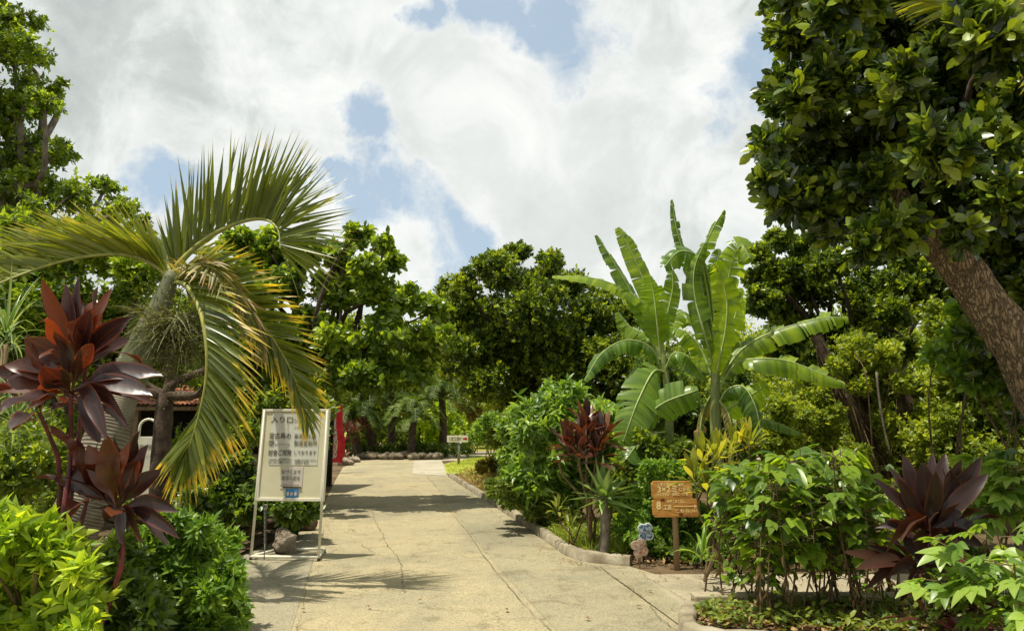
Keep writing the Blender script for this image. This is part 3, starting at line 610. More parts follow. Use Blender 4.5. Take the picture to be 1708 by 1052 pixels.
massbush('undergrowth', 'dark leafy ground planting between the banana stems and the red brown cordyline', [(1040, 790, 26), (1060, 760, 24), (1030, 840, 26), (1080, 740, 22), (1110, 760, 22), (1140, 750, 20), (1050, 870, 20)], 9.6, M['mid'], 1700, .11, .05, 70, k=4, depth=.5, stems=0)
massbush('undergrowth', 'green undergrowth beneath the crotons right of the wooden sign', [(1200, 800, 26), (1250, 800, 28), (1300, 810, 28), (1350, 820, 28), (1420, 830, 30), (1480, 850, 30), (1230, 860, 30), (1290, 870, 30), (1360, 880, 30), (1550, 840, 36), (1650, 830, 40)], 8.9, M['mid'], 3200, .10, .045, 78, k=4, depth=.5, stems=0)
# cycads
def frond(bl, br, P, r0, nl, Lmax, Wd, A, Bd, rng, fwd=.35, bend=.25, tone=.5, rise=.18, t0=.06, prof=[.5, .9, 1, .85, .55, .25, .02], endlen=.55, jit=.085, skipB=0.0):
    P = curve(P, 40); T = unit(np.gradient(P, axis=0)); n = len(P)
    br.tube(P, np.linspace(r0, r0*.18, n), 6, cap=False)
    for s, D in ((0, A), (1, Bd)):
        if D is None: continue
        t = np.linspace(t0, .995, nl) + rng.normal(size=nl)*.002; t = np.clip(t, 0, .999)
        if s == 1 and skipB: t = t[t > skipB]
        x = t*(n-1); i = x.astype(int); u = (x-i)[:, None]; i2 = np.minimum(i+1, n-1)
        p = P[i]*(1-u) + P[i2]*u; tg = T[i]
        ks = np.array([k[0] for k in D]); vs = np.array([k[1] for k in D], float)
        dv = np.stack([np.interp(t, ks, vs[:, c]) for c in range(3)], 1)
        d = unit(unit(dv) + tg*fwd + rng.normal(size=(len(t), 3))*jit)
        ln = Lmax*np.clip(np.minimum(t/rise*.6+.4, 1), 0, 1)*(1 - (1-endlen)*np.clip((t-.55)/.45, 0, 1)**1.5)*rng.uniform(.9, 1.08, len(t))
        nn = unit(np.cross(tg, d) + rng.normal(size=(len(t), 3))*.25)
        ribbons(bl, p, d, nn, ln, Wd*rng.uniform(.8, 1.1, len(t)), prof, .5, bend*rng.uniform(.6, 1.4, len(t)), np.clip(tone + rng.normal(size=len(t))*.13, 0, 1))
def cycad(label, px, py, Y, Rf, seed, nf=30, lean=0, trunk=.17):
    rg = np.random.default_rng(seed); c = at(px, py, Y); t = thing('cycad', (c.x+lean, c.y, 0), label, 'cycad', 'cycads on the stone edged bed')
    b = MB(); P = curve([(c.x+lean, c.y, 0), (c.x+lean*.6, c.y, c.z*.5), (c.x, c.y, c.z)], 10); b.tube(P, np.linspace(trunk*1.1, trunk*.9, 10), 12, .12, seed); b.build('trunk', M['barkdark'], t)
    bl = MB(); br = MB()
    for k in range(nf):
        a = k*2.4+rg.normal()*.2; el = math.radians(-22 + 105*(k/nf)**.9) ; h = Vector((math.cos(a), math.sin(a), 0)); L = Rf*rg.uniform(.85, 1.1)
        p0 = c; p1 = c + h*L*.4*math.cos(el) + Vector((0, 0, L*.42*math.sin(el)+.08)); p2 = c + h*L*.75*math.cos(el*.85) + Vector((0, 0, L*.55*math.sin(el))); p3 = c + h*L*math.cos(el*.7) + Vector((0, 0, L*.5*math.sin(el)-L*.28))
        sd = Vector((-h.y, h.x, .25)); frond(bl, br, [p0, p1, p2, p3], .02, 30, Rf*.20, .042, [(0, tuple(sd)), (1, tuple(sd))], [(0, (-sd.x, -sd.y, .25)), (1, (-sd.x, -sd.y, .25))], rg, fwd=.6, bend=.15, tone=rg.uniform(.3, .75), prof=[.8, 1, .1], jit=.04)
    bl.build('fronds', M['cycad'], t); br.build('leaf_stalks', M['rachis'], t)
cycad('round headed cycad nearest the direction sign', 738, 664, 31.5, 1.75, 71, lean=.1)
cycad('cycad with brownish trunk in front of the post with the yellow plate', 690, 694, 30.6, 1.55, 72, lean=-.1)
cycad('tall dark cycad at the back of the stone edged bed', 655, 650, 33, 1.9, 73)
cycad('leaning cycad at the left end of the stone edged bed', 608, 668, 31, 1.8, 74, lean=.5)
cycad('low cycad close to the red patterned banner', 588, 704, 30.4, 1.5, 75, lean=.3)
massbush('shrub', 'dark shrubbery filling in behind the cycads', [(600, 610, 40), (650, 600, 40), (700, 620, 36), (590, 670, 40), (640, 690, 40), (560, 640, 40), (660, 730, 30), (610, 735, 30)], 36, M['mid'], 5600, .22, .10, 77, depth=1.5)
tag(bush('ground_cover', None, None, (-4.5, 30.8, 0), [(-5.0+.5*i, 30.9+.3*math.sin(i), .30, .34) for i in range(-5, 7)], M['bushdark'], 2000, 4, .16, .04, 79, lobes=2, stems=0), kind='stuff')

# rocks edging the cycad bed
def rock_mesh(seed, sx, sy, sz):
    rg = np.random.default_rng(seed); b = MB(); nu, nv = 14, 9; V = []
    lob = rg.normal(size=(7, 3)); lob = unit(lob); amp = rg.uniform(.06, .22, 7)
    for j in range(nv):
        for i in range(nu):
            th = math.pi*j/(nv-1); ph = 2*math.pi*i/nu; v = np.array([math.sin(th)*math.cos(ph), math.sin(th)*math.sin(ph), math.cos(th)])
            r = 1 + float(np.sum(amp*np.cos(4*np.arccos(np.clip(lob@v, -1, 1)))))*.5 + rg.normal()*.05*math.sin(th)
            V.append(v*r*np.array([sx, sy, sz]))
    Fq = [(j*nu+i, j*nu+(i+1) % nu, (j+1)*nu+(i+1) % nu, (j+1)*nu+i) for j in range(nv-1) for i in range(nu)]
    b.add(V, Fq); return b
protos = []
for s in range(3):
    o = rock_mesh(80+s, .19+.03*s, .17, .15).build('edging_stone', M['edgerock'], smooth=True); protos.append(o)
rg = np.random.default_rng(83); k = 0
for px in np.arange(598, 735, 4.6):
    g = gnd(px, 766+rg.uniform(-1, 1)); src = protos[k % 3]; o = src if k < 3 else src.copy()
    if k >= 3: COL.objects.link(o)
    o.location = (g.x, g.y+.15, .1+rg.uniform(0, .05)); o.rotation_euler = (0, 0, rg.uniform(0, 6.28)); o.scale = [rg.uniform(.85, 1.35)]*3
    tag(o, 'rough stone in the low row edging the cycad bed', 'stone', 'stones edging the cycad bed'); k += 1
for i, (px, py, s, lab) in enumerate([(575, 776, .9, 'large pale stone at the left path edge below the red banner'), (590, 771, .7, 'smaller pale stone between banner and cycad bed')]):
    g = gnd(px, py); o = rock_mesh(90+i, .34*s, .26*s, .2*s).build('edging_stone', M['rock']); o.location = (g.x, g.y+.1, .1); tag(o, lab, 'stone')

# crotons behind the banner
def rosette(b, c, n, L, Wd, rng, el=(10, 85), prof=CORD, bend=.35, fold=.35, tone=(.3, .8), az=None, wave=.08, base_r=.02):
    k = np.arange(n); a = k*2.399 + rng.normal(size=n)*.25 if az is None else rng.uniform(az[0], az[1], n)
    e = np.radians(np.linspace(el[0], el[1], n) + rng.normal(size=n)*6)
    d = np.stack([np.cos(a)*np.cos(e), np.sin(a)*np.cos(e), np.sin(e)], 1)
    nn = unit(np.stack([-np.cos(a)*np.sin(e), -np.sin(a)*np.sin(e), np.cos(e)], 1) + rng.normal(size=(n, 3))*.18)
    base = np.array(c) + np.stack([np.cos(a)*base_r, np.sin(a)*base_r, (k/n-.5)*L*.35], 1)
    sc = rng.uniform(.8, 1.1, n)
    ribbons(b, base, d, nn, L*sc, Wd*sc, prof, fold, bend*rng.uniform(.5, 1.5, n)*np.cos(e)**.5, rng.uniform(tone[0], tone[1], n), wave=wave, rng=rng)
for px, py, Y, lab in ((582, 722, 29, 'red and yellow leaved croton behind the red banner'), (470, 660, 12.5, 'croton with reddish leaves left of the white standing sign')):
    rg = np.random.default_rng(px); c = at(px, py, Y); t = thing('croton', (c.x, c.y, .03), lab, 'plant'); b = MB()
    for q in range(7): rosette(b, np.array(c)+rg.normal(size=3)*[.18, .18, .3]*(Y/15), 14, .26*Y/15, .07*Y/15, rg, tone=(.2, 1))
    b.build('foliage', M['cordmid'] if px == 582 else M['croton'], t); b = MB(); b.tube([(c.x, c.y, .03), (c.x, c.y, c.z)], .03, 7); b.build('stem', M['stembrown'], t)

# ---- shop with tiled roof behind the palm --------------------------------------
def hut():
    t = thing('shop_hut', (-7.2, 17, 0), 'low open shop hut with terracotta tiled roof behind the palm', 'hut')
    x0, x1 = -10.6, -4.4; ye, yr = 15.6, 17.6; ze, zr = 1.95, 2.75
    b = MB(); n = 62; rows = 9
    for i in range(n):
        xa = x0 + (x1-x0)*i/n; xb = xa + (x1-x0)/n
        for j in range(rows):
            a, c = j/rows, (j+1)/rows; ya, yb = ye+(yr-ye)*a, ye+(yr-ye)*c; za, zb = ze+(zr-ze)*a, ze+(zr-ze)*c
            xs = np.linspace(xa, xb, 5); h = np.sin(np.linspace(0, math.pi, 5))*.035
            V = [(x, ya-.02, za+.02+hh) for x, hh in zip(xs, h)] + [(x, yb, zb+hh) for x, hh in zip(xs, h)]
            b.add(V, [(q, q+1, q+6, q+5) for q in range(4)], np.full(10, .3+.4*((i*7+j*13) % 5)/5))
    rm = leaf_mat('terracotta_tile', (.20, .075, .04), (.30, .12, .06), (.40, .18, .10), trans=0, rough=.85, spec=.2)
    b.build('roof', rm, t)
    b = MB(); b.box(x0, x1, ye+.05, yr, ze-.1, ze-.02); b.box(x0, x1, yr-.05, yr, ze, zr); b.build('ceiling', M['woodpost'], t, smooth=False)
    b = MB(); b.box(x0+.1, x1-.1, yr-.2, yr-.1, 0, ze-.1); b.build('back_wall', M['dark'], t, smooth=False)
    for x in (x0+.3, -8.6, -6.6, x1-.3):
        b = MB(); b.box(x-.07, x+.07, ye+.15, ye+.29, 0, ze-.1); b.build('post', M['woodpost'], t, smooth=False)
    b = MB(); b.box(x0+.3, x1-.5, ye+.3, ye+.8, 0, .85); b.build('counter', M['woodpost'], t, smooth=False, bevel=.02)
hut()

# ---- text ------------------------------------------------------------------------
def text_obj(s, size, mat, parent, Mx, width=None, name='lettering', bold=0.0, align='LEFT', thick=.0008):
    cu = bpy.data.curves.new('t', 'FONT'); cu.body = s; cu.size = size; cu.extrude = thick; cu.offset = bold; cu.align_x = align; cu.resolution_u = 2
    o = bpy.data.objects.new('t', cu); COL.objects.link(o); bpy.context.view_layer.update()
    me = bpy.data.meshes.new_from_object(o.evaluated_get(bpy.context.evaluated_depsgraph_get())); bpy.data.objects.remove(o)
    n = len(me.vertices); v = np.empty(n*3, np.float32); me.vertices.foreach_get('co', v); v = v.reshape(-1, 3)
    if n and width:
        w = v[:, 0].max()-v[:, 0].min(); v[:, 0] = (v[:, 0]-v[:, 0].min())*width/w
    off = Vector(parent_world(parent)); v = np.array([tuple(Mx @ Vector(tuple(map(float, p))) - off) for p in v], np.float32)
    me.vertices.foreach_set('co', v.ravel()); me.materials.clear(); me.materials.append(mat); me.update(); me.name = name
    o = bpy.data.objects.new(name, me); COL.objects.link(o); o.parent = parent; return o
def facing(origin, xdir, up):
    """matrix whose local x runs along the board, local y up it, local z out of its face"""
    x = Vector(xdir).normalized(); y = Vector(up).normalized(); z = x.cross(y).normalized(); y = z.cross(x)
    m = Matrix((x, y, z)).transposed().to_4x4(); m.translation = origin; return m

# ---- white A-board -----------------------------------------------------------------
def white_sign():
    g0 = gnd(418, 934); g1 = gnd(537, 936); xd = (g1-g0); wd = xd.length*.95; xd.normalize(); g1 = g0 + xd*wd
    up = Vector((.012, .075, 1)).normalized()
    t = thing('standing_sign', (g0+g1)/2, 'tall cream standing signboard on tube legs beside the path, with Japanese notices', 'sign')
    Mx = facing(g0, xd, up)
    def bar(p, q, r, nm, mat=M['whitepaint']):
        b = MB(); b.tube([Mx @ Vector(p), Mx @ Vector(q)], r, 10); return b.build(nm, mat, t)
    H = 1.74; zb = .69
    bar((0, .05, 0), (.012, H, 0), .016, 'leg'); bar((wd, .05, 0), (wd-.012, H, 0), .016, 'leg')
    n_ = Mx.to_3x3() @ Vector((0, 0, 1)); back = -n_
    # base rectangle lying on the ground
    b = MB(); zz = Vector((0, 0, .045))
    A, Bp = g0+zz, g1+zz; Cc, D = g1+zz+Vector((-.08, .55, 0)), g0+zz+Vector((.16, .42, 0))
    for p, q in ((A, Bp), (Bp, Cc), (Cc, D), (D, A)): b.tube([p, q], .016, 10)
    b.build('base_frame', M['whitepaint'], t)
    for q in (A, Bp, Cc, D):
        b = MB(); c = q + Vector((0, 0, -.025)); b.tube([c+Vector((-.012, 0, 0)), c+Vector((.012, 0, 0))], .02, 10); b.build('caster', M['rubber'], t)
    b = MB(); b.box(.03, wd-.03, zb, H-.02, -.03, 0.0, Mx); b.build('panel', M['panelpaint'], t, smooth=False)
    b = MB(); f = .03
    b.box(-.012, f, zb-.02, H+.012, -.05, .014, Mx); b.box(wd-f, wd+.012, zb-.02, H+.012, -.05, .014, Mx)
    b.box(f, wd-f, zb-.02, zb+f*.6, -.05, .012, Mx); b.box(f, wd-f, H-f*.6, H+.012, -.05, .012, Mx)
    b.build('panel_frame', M['whitepaint'], t, smooth=False, bevel=.004)
    # scale: panel 103 px wide, 150 px high on the photo; local units in metres
    def loc(px, py):            # photo pixel on the panel -> board coordinates
        u = (px-440+(py-680)*.10)/(108-(py-680)*.0)*wd*.97; v = H - (py-680)/152*(H-zb+.02)
        return u, v
    def TX(s, px, py, w, size, mat, bold=.0):
        u, v = loc(px, py); m = Mx @ Matrix.Translation((u, v, .008)); text_obj(s, size, mat, t, m, width=w/108*wd, bold=bold)
    b = MB(); u0, v0 = loc(447, 773); u1, v1 = loc(538, 686); b.box(u0, u1, v0, v1, 0, .004, Mx); b.build('notice', M['paper'], t, smooth=False)
    TX('入り口', 452, 701, 37, .085, M['ink'], .001)
    TX('ショップへ', 492, 701, 35, .06, M['ink'])
    TX('この先すぐ右側', 492, 711, 34, .036, M['inklight'])
    TX('宮古島の', 449, 728, 36, .078, M['ink'], .001); TX('新名物土産', 492, 728, 35, .066, M['ink'])
    TX('闇', 448, 740, 8, .072, M['ink'], .001); TX('キャンディーの', 458, 740, 25, .034, M['inklight']); TX('製造直販所', 491, 740, 38, .070, M['ink'])
    TX('試食ご用意', 447, 756, 38, .072, M['ink'], .0015); TX('しております', 491, 755, 36, .058, M['ink'])
    TX('この先の売店で お菓子の試食ができます', 447, 765, 38, .03, M['inklight']); TX('※お気軽にお立ち寄りください※', 491, 766, 36, .03, M['inklight'])
    TX('キャンディの味はいろいろ', 447, 770, 36, .036, M['ink']); TX('営業中 毎日', 492, 770, 22, .03, M['inklight'])
    b = MB(); u0, v0 = loc(466, 812); u1, v1 = loc(506, 776); b.box(u0, u1, v0, v1, 0, .005, Mx); b.build('small_notice', M['paperwhite'], t, smooth=False)
    TX('気づくまで', 469, 787, 31, .055, M['inklight'], .001); TX('是非入店を', 469, 797, 30, .055, M['inklight'], .001); TX('おまちして います', 467, 807, 30, .026, M['inkpink'])
    b = MB(); u0, v0 = loc(471, 810.5); u1, v1 = loc(502, 808.4); b.box(u0, u1, v0, v1, .005, .014, Mx); b.build('dark_strip', M['darkbar'], t, smooth=False)
    b = MB(); u0, v0 = loc(475, 826); u1, v1 = loc(497, 811.5); b.box(u0, u1, v0, v1, 0, .010, Mx); b.build('blue_sticker', M['blue'], t, smooth=False)
    b = MB()
    for q in range(3):
        u, v = loc(479.2+q*6.4, 820); b.ngon([Mx @ Vector((u+math.cos(a)*.016, v+math.sin(a)*.024, .0115)) for a in np.linspace(0, 6.28, 13)[:-1]])
    b.build('sticker_marks', M['paperwhite'], t, smooth=False)
    b = MB(); u, v = loc(511, 700.5); b.ngon([Mx @ Vector((u+math.cos(a)*.085, v+math.sin(a)*.022, .0095)) for a in np.linspace(0, 6.28, 25)[:-1]]); b.build('green_oval', M['inkgreen'], t, smooth=False)
white_sign()
g = gnd(472, 925)
r = rock_mesh(101, .165, .13, .155).build('coral_rock', M['rock']); r.location = (g.x, g.y+.06, .14); tag(r, 'pitted coral rock weighing down the base of the white standing sign', 'rock')
m = r.modifiers.new('s', 'SUBSURF'); m.levels = 1; m.render_levels = 2
tx = bpy.data.textures.new('rocky', 'CLOUDS'); tx.noise_scale = .06; dm = r.modifiers.new('d', 'DISPLACE'); dm.texture = tx; dm.strength = .06
# chain hanging in the frame
b = MB(); p0, p1 = at(442, 850, 8.1), at(442, 905, 8.1)
for i in range(16):
    c = p0.lerp(p1, i/15); ring = [c + Vector((math.cos(a)*.012*(i % 2) , math.cos(a)*.012*((i+1) % 2), math.sin(a)*.022)) for a in np.linspace(0, 6.28, 11)]
    b.tube(ring, .004, 5, cap=False)
ring = [p0 + Vector((math.cos(a)*.025, 0, .03+math.sin(a)*.03)) for a in np.linspace(0, 6.28, 15)]; b.tube(ring, .007, 6, cap=False)
b.tube([p1, Vector((p1.x, p1.y, .05))], .006, 6)
tag(b.build('chain', M['grey']), 'thin metal chain hanging above the coral rock', 'chain')

# red patterned banner behind the white sign
def banner():
    Y = 21.5; t = thing('banner', gnd(544, 788), 'red cloth banner with pale lace pattern hanging behind the white sign', 'banner')
    p = [at(544, 668, Y), at(571, 676, Y+.5)]; q = [at(543, 770, Y), at(571, 772, Y+.5)]
    def cloth(nm, mat, u0, u1, v0, v1, off):
        nu, nv = 22, 30; V = []
        for j in range(nv):
            for i in range(nu):
                u = u0+(u1-u0)*i/(nu-1); v = v0+(v1-v0)*j/(nv-1)
                c = p[0].lerp(p[1], u).lerp(q[0].lerp(q[1], u), v)
                w = math.sin(u*6+v*4)*.06*v + math.sin(v*9)*.05*u
                V.append((c.x + .10*u*math.exp(-((v-.62)/.18)**2), c.y + w - off, c.z))
        b = MB(); b.add(V, [(j*nu+i, j*nu+i+1, (j+1)*nu+i+1, (j+1)*nu+i) for j in range(nv-1) for i in range(nu-1)]); return b.build(nm, mat, t)
    cloth('cloth', M['red'], 0, 1, 0, 1, 0)
    m, n, o = newmat('lace_print'); tcx = nd(n, 'ShaderNodeTexCoord'); vo = nd(n, 'ShaderNodeTexVoronoi'); vo.inputs['Scale'].default_value = 13; lk(n, tcx.outputs['Object'], vo.inputs[0])
    vo2 = nd(n, 'ShaderNodeTexVoronoi', feature='DISTANCE_TO_EDGE'); vo2.inputs['Scale'].default_value = 9; lk(n, tcx.outputs['Object'], vo2.inputs[0])
    c = ramp(n, vo.outputs['Distance'], [(.2, (.45, .40, .33)), (.4, (.20, .17, .14)), (.6, (.33, .05, .05))]); e = ramp(n, vo2.outputs['Distance'], [(.04, (1, 1, 1)), (.1, (0, 0, 0))]); c = mix(n, e, c, (.5, .44, .36))
    pb = nd(n, 'ShaderNodeBsdfPrincipled'); lk(n, c, pb.inputs[0]); pb.inputs['Roughness'].default_value = .85; lk(n, pb.outputs[0], o.inputs[0])
    cloth('printed_panel', m, .08, .62, .10, .93, .02)
    b = MB(); a = p[0]; b.tube([Vector((a.x-.03, a.y, 0)), a+Vector((-.03, 0, .05))], .018, 8); b.tube([a+Vector((-.05, 0, .02)), p[1]+Vector((.03, 0, .02))], .012, 8); b.build('pole', M['woodpost'], t)
banner()

# small white board with arched handle at left, red cloth, log and card
def small_board():
    Y = 9.6; a, bq = at(232, 728, Y), at(264, 728, Y+.05); c = gnd(250, 870); t = thing('board_stand', (a.x+.1, Y, 0), 'small cream notice board with arched white handle behind the dark plants', 'sign')
    b = MB(); b.box(a.x-.02, bq.x, Y, Y+.03, .35, a.z); b.build('panel', M['whitepaint'], t, smooth=False, bevel=.004)
    m = (a.x-.02+bq.x)/2; b = MB(); P = [(m-.12+.0, Y+.015, a.z-.02)] + [(m-math.cos(x)*.12, Y+.015, a.z+.12+math.sin(x)*.12) for x in np.linspace(0, math.pi, 12)] + [(m+.12, Y+.015, a.z-.02)]
    b.tube(P, .018, 9); b.build('handle', M['whitepaint'], t)
    for x in (a.x, bq.x-.02): b = MB(); b.tube([(x, Y+.015, 0), (x, Y+.015, .4)], .012, 8); b.build('leg', M['grey'], t)
    Mx = facing(Vector((a.x+.02, Y-.003, a.z-.16)), (1, 0, 0), (0, 0, 1)); text_obj('園内案内', .07, M['inklight'], t, Mx, width=.22)
    Mx = facing(Vector((a.x+.02, Y-.003, a.z-.28)), (1, 0, 0), (0, 0, 1)); text_obj('ようこそ', .06, M['inklight'], t, Mx, width=.18)
small_board()
def drape(name, label, px0, px1, py0, py1, Y, mat, seed, cat):
    rg = np.random.default_rng(seed); a, c = at(px0, py0, Y), at(px1, py1, Y); nu, nv = 12, 12; V = []
    for j in range(nv):
        for i in range(nu):
            u, v = i/(nu-1), j/(nv-1); V.append((a.x+(c.x-a.x)*u+.01*math.sin(v*8), Y+.04*math.sin(u*9+v*2)*(.3+v), a.z+(c.z-a.z)*v))
    b = MB(); b.add(V, [(j*nu+i, j*nu+i+1, (j+1)*nu+i+1, (j+1)*nu+i) for j in range(nv-1) for i in range(nu-1)]); o = b.build(name, mat)
    s = o.modifiers.new('solid', 'SOLIDIFY'); s.thickness = .004; tag(o, label, cat)
drape('red_cloth', 'red cloth hanging behind the strap leaved plant at the left edge', 47, 70, 760, 790, 9, M['redbright'], 1, 'cloth')
drape('red_cloth', 'smaller red cloth low between the leaves at the left edge', 40, 52, 808, 830, 9, M['redbright'], 2, 'cloth')
g0, g1 = gnd(398, 893), gnd(512, 888)
b = MB(); b.tube(curve([g0+Vector((-.3, .25, .12)), g0+Vector((.3, .3, .13)), g1+Vector((-.2, .25, .12)), g1+Vector((.05, .2, .1))], 16), [.12, .13, .125, .12, .11, .115, .12, .12, .115, .11, .11, .105, .11, .10, .10, .09], 14, .06, 3)
tag(b.build('log', M['log']), 'old brown log lying along the bed behind the white sign', 'log')
g = at(350, 850, 8.9); b = MB(); Mx = facing(Vector((g.x-.09, 8.9, .28)), (1, .2, 0), (.0, .3, 1))
b.ngon([Mx @ Vector(p) for p in ((0, 0, 0), (.24, 0, 0), (.05, .22, 0))]); b.ngon([Mx @ Vector(p) for p in ((.05, .22, -.012), (.24, 0, -.012), (0, 0, -.012))]); b.box(.1, .12, -.28, .02, -.012, -.002, Mx)
tag(b.build('garden_label', M['whitepaint'], smooth=False), 'small triangular white garden label under the palm frond tip', 'label')

# ---- forked small tree behind the palm -----------------------------------------------
def forked():
    Y = 8.6; t = thing('small_tree', gnd(268, 905), 'dark bare forked trunk standing behind the hanging palm frond', 'tree'); b = MB(); rg = np.random.default_rng(8)
    bs = gnd(268, 905); bs = Vector((at(266, 850, Y).x, Y, 0)); f = at(276, 655, Y)
    b.tube(curve([bs, at(268, 770, Y), f], 10), np.linspace(.13, .10, 10), 12, .05, 1)
    for q in ((225, 630), (340, 645), (285, 560), (195, 600), (370, 610)): limb(b, f - Vector((0, 0, .04)), at(q[0], q[1], Y+rg.uniform(-.4, .4)), .075, .03, rng=rg, sag=-.05)
    b.build('trunk', M['barkdark'], t)
forked()

# ---- the bottle palm ---------------------------------------------------------------
def bottle_palm():
    t = thing('bottle_palm', (at(60, 900, 6.2).x, 6.3, .05), 'bottle palm with ringed grey trunk and arching yellow tipped fronds at left', 'palm')
    b = MB(); P = curve([at(70, 985, 6.2), at(105, 905, 6.25), at(135, 850, 6.3), at(163, 780, 6.4), at(188, 700, 6.5), at(206, 650, 6.55)], 40)
    P[0][2] = .0
    b.tube(P, np.interp(np.linspace(0, 1, 40), [0, .15, .45, .75, 1], [.24, .235, .215, .19, .13]), 26, .006, 2); b.build('trunk', M['ringed'], t)
    b = MB(); P = curve([at(204, 655, 6.55), at(222, 615, 6.6), at(245, 565, 6.65), at(268, 510, 6.7), at(288, 455, 6.75)], 20)
    b.tube(P, np.interp(np.linspace(0, 1, 20), [0, .12, .5, .85, 1], [.13, .17, .145, .09, .06]), 20, .01, 3); b.build('crownshaft', M['crownshaft'], t)
    rg = np.random.default_rng(4)
    def fr(pts, nl, L, Wd, A, Bd, mat, name='frond', **kw):
        bl, br = MB(), MB(); frond(bl, br, [at(p[0], p[1], 6.75 + (p[2] if len(p) > 2 else 0)) for p in pts], kw.pop('r', .028), nl, L, Wd, A, Bd, rg, **kw)
        f = bl.build(name, M[mat], t); br.build('rachis', M['rachis'], f)
    # upper right arch
    fr([(288, 462), (300, 438), (346, 397), (400, 371), (440, 366), (463, 382, -.1), (468, 415, -.2)], 84, .95, .040,
       [(0, (-.42, 0, 1)), (.25, (-.1, -.1, 1)), (.55, (.1, -.15, 1)), (.8, (.55, -.2, .9)), (.92, (1, -.2, .25)), (1, (.8, -.2, -.7))],
       [(0, (-.3, .5, 1)), (.3, (.1, .4, 1)), (.6, (.35, .4, .85)), (.8, (.8, .3, .45)), (.92, (1, .2, -.35)), (1, (.35, -.1, -1))], 'palm', fwd=.12, bend=.07, tone=.30, r=.034, endlen=.72)
    # left arch
    fr([(284, 468), (262, 445), (222, 428), (173, 425, -.1), (99, 437, -.3), (0, 472, -.6), (-70, 510, -.8)], 80, .70, .050,
       [(0, (-.05, 0, 1)), (.4, (-.5, -.1, .8)), (.8, (-.7, -.2, .65)), (1, (-.9, 0, .1))],
       [(0, (-.2, -.5, .8)), (.4, (-.7, -.45, .55)), (.8, (-.9, -.5, .1)), (1, (-.9, 0, -.4))], 'palm', fwd=.25, bend=.22, tone=.62, r=.03)
    # hanging front frond
    fr([(292, 470), (312, 478, -.2), (334, 520, -.4), (344, 575, -.5), (344, 625, -.5), (337, 670, -.5), (325, 716, -.5), (308, 768, -.5)], 88, .72, .044,
       [(0, (.6, -.3, .3)), (.2, (.9, -.25, -.05)), (.5, (.9, -.1, -.45)), (.8, (.75, 0, -.8)), (1, (.05, 0, -1))],
       [(0, (-.3, .5, .2)), (.6, (.3, .6, -.6)), (.72, (-.5, .3, -.7)), (.85, (-.8, 0, -.65)), (1, (-.35, 0, -1))], 'palmyellow', fwd=.2, bend=.28, tone=.45, skipB=.66, endlen=.62)
    # right hanging frond
    fr([(292, 468), (330, 455, -.1), (380, 480, -.1), (425, 525, -.05), (462, 575), (492, 632), (512, 694)], 80, .58, .044,
       [(0, (.3, 0, 1)), (.3, (.9, -.1, .4)), (.6, (1, -.1, .05)), (.85, (.95, 0, -.35)), (1, (.4, 0, -1))],
       [(0, (0, .3, -1)), (.4, (.15, .1, -1)), (.8, (.1, 0, -1)), (1, (-.1, 0, -1))], 'palmyellow', fwd=.3, bend=.16, tone=.5)
    # browned frond between them
    fr([(292, 470), (322, 442, -.25), (362, 450, -.3), (400, 490, -.3), (424, 540, -.3), (436, 590, -.3)], 44, .30, .034,
       [(0, (.3, -.3, .8)), (.4, (.8, -.4, .0)), (1, (.6, 0, -.9))], [(0, (-.4, -.2, .5)), (.4, (-.3, -.5, -.6)), (1, (-.3, 0, -1))], 'palmbrown', fwd=.45, bend=.4, tone=.5, jit=.16)
    # short frond going back
    fr([(290, 462), (300, 430, .5), (330, 420, 1.0), (380, 440, 1.4)], 34, .45, .038, [(0, (-.3, .2, 1)), (1, (.7, .3, .3))], [(0, (.3, .2, 1)), (1, (.4, .3, -.8))], 'palm', fwd=.4, bend=.3, tone=.35)
    fr([(288, 466), (278, 430, .4), (262, 405, .8), (240, 400, 1.2)], 30, .4, .038, [(0, (-.3, .2, 1)), (1, (-.7, .3, .3))], [(0, (.3, .2, 1)), (1, (-.4, .3, -.8))], 'palm', fwd=.4, bend=.3, tone=.3)
    # old flower stalks
    b = MB(); n = 1500; c = np.array(at(290, 540, 6.70)); d = rnd_unit(rg, n); d[:, 2] = -abs(d[:, 2])*.9+.15
    base = c + d*rg.uniform(0, .5, (n, 1))*[.75, .8, 1.25] + [0.03, 0, .05]
    ribbons(b, base, unit(d+rg.normal(size=(n, 3))*.5), rnd_unit(rg, n), rg.uniform(.1, .34, n), rg.uniform(.005, .011, n), [1, 1, .9, .6, .3], .5, rg.uniform(0, .8, n), rg.uniform(size=n))
    n = 2600; ps = c + rg.normal(size=(n, 3))*[.17, .15, .27] + [.03, 0, -.12]
    ribbons(b, ps, rnd_unit(rg, n), rnd_unit(rg, n), .022, .016, DIA, .2, 0, rg.uniform(size=n))
    b.build('flower_stalks', M['fruit'], t)
bottle_palm()

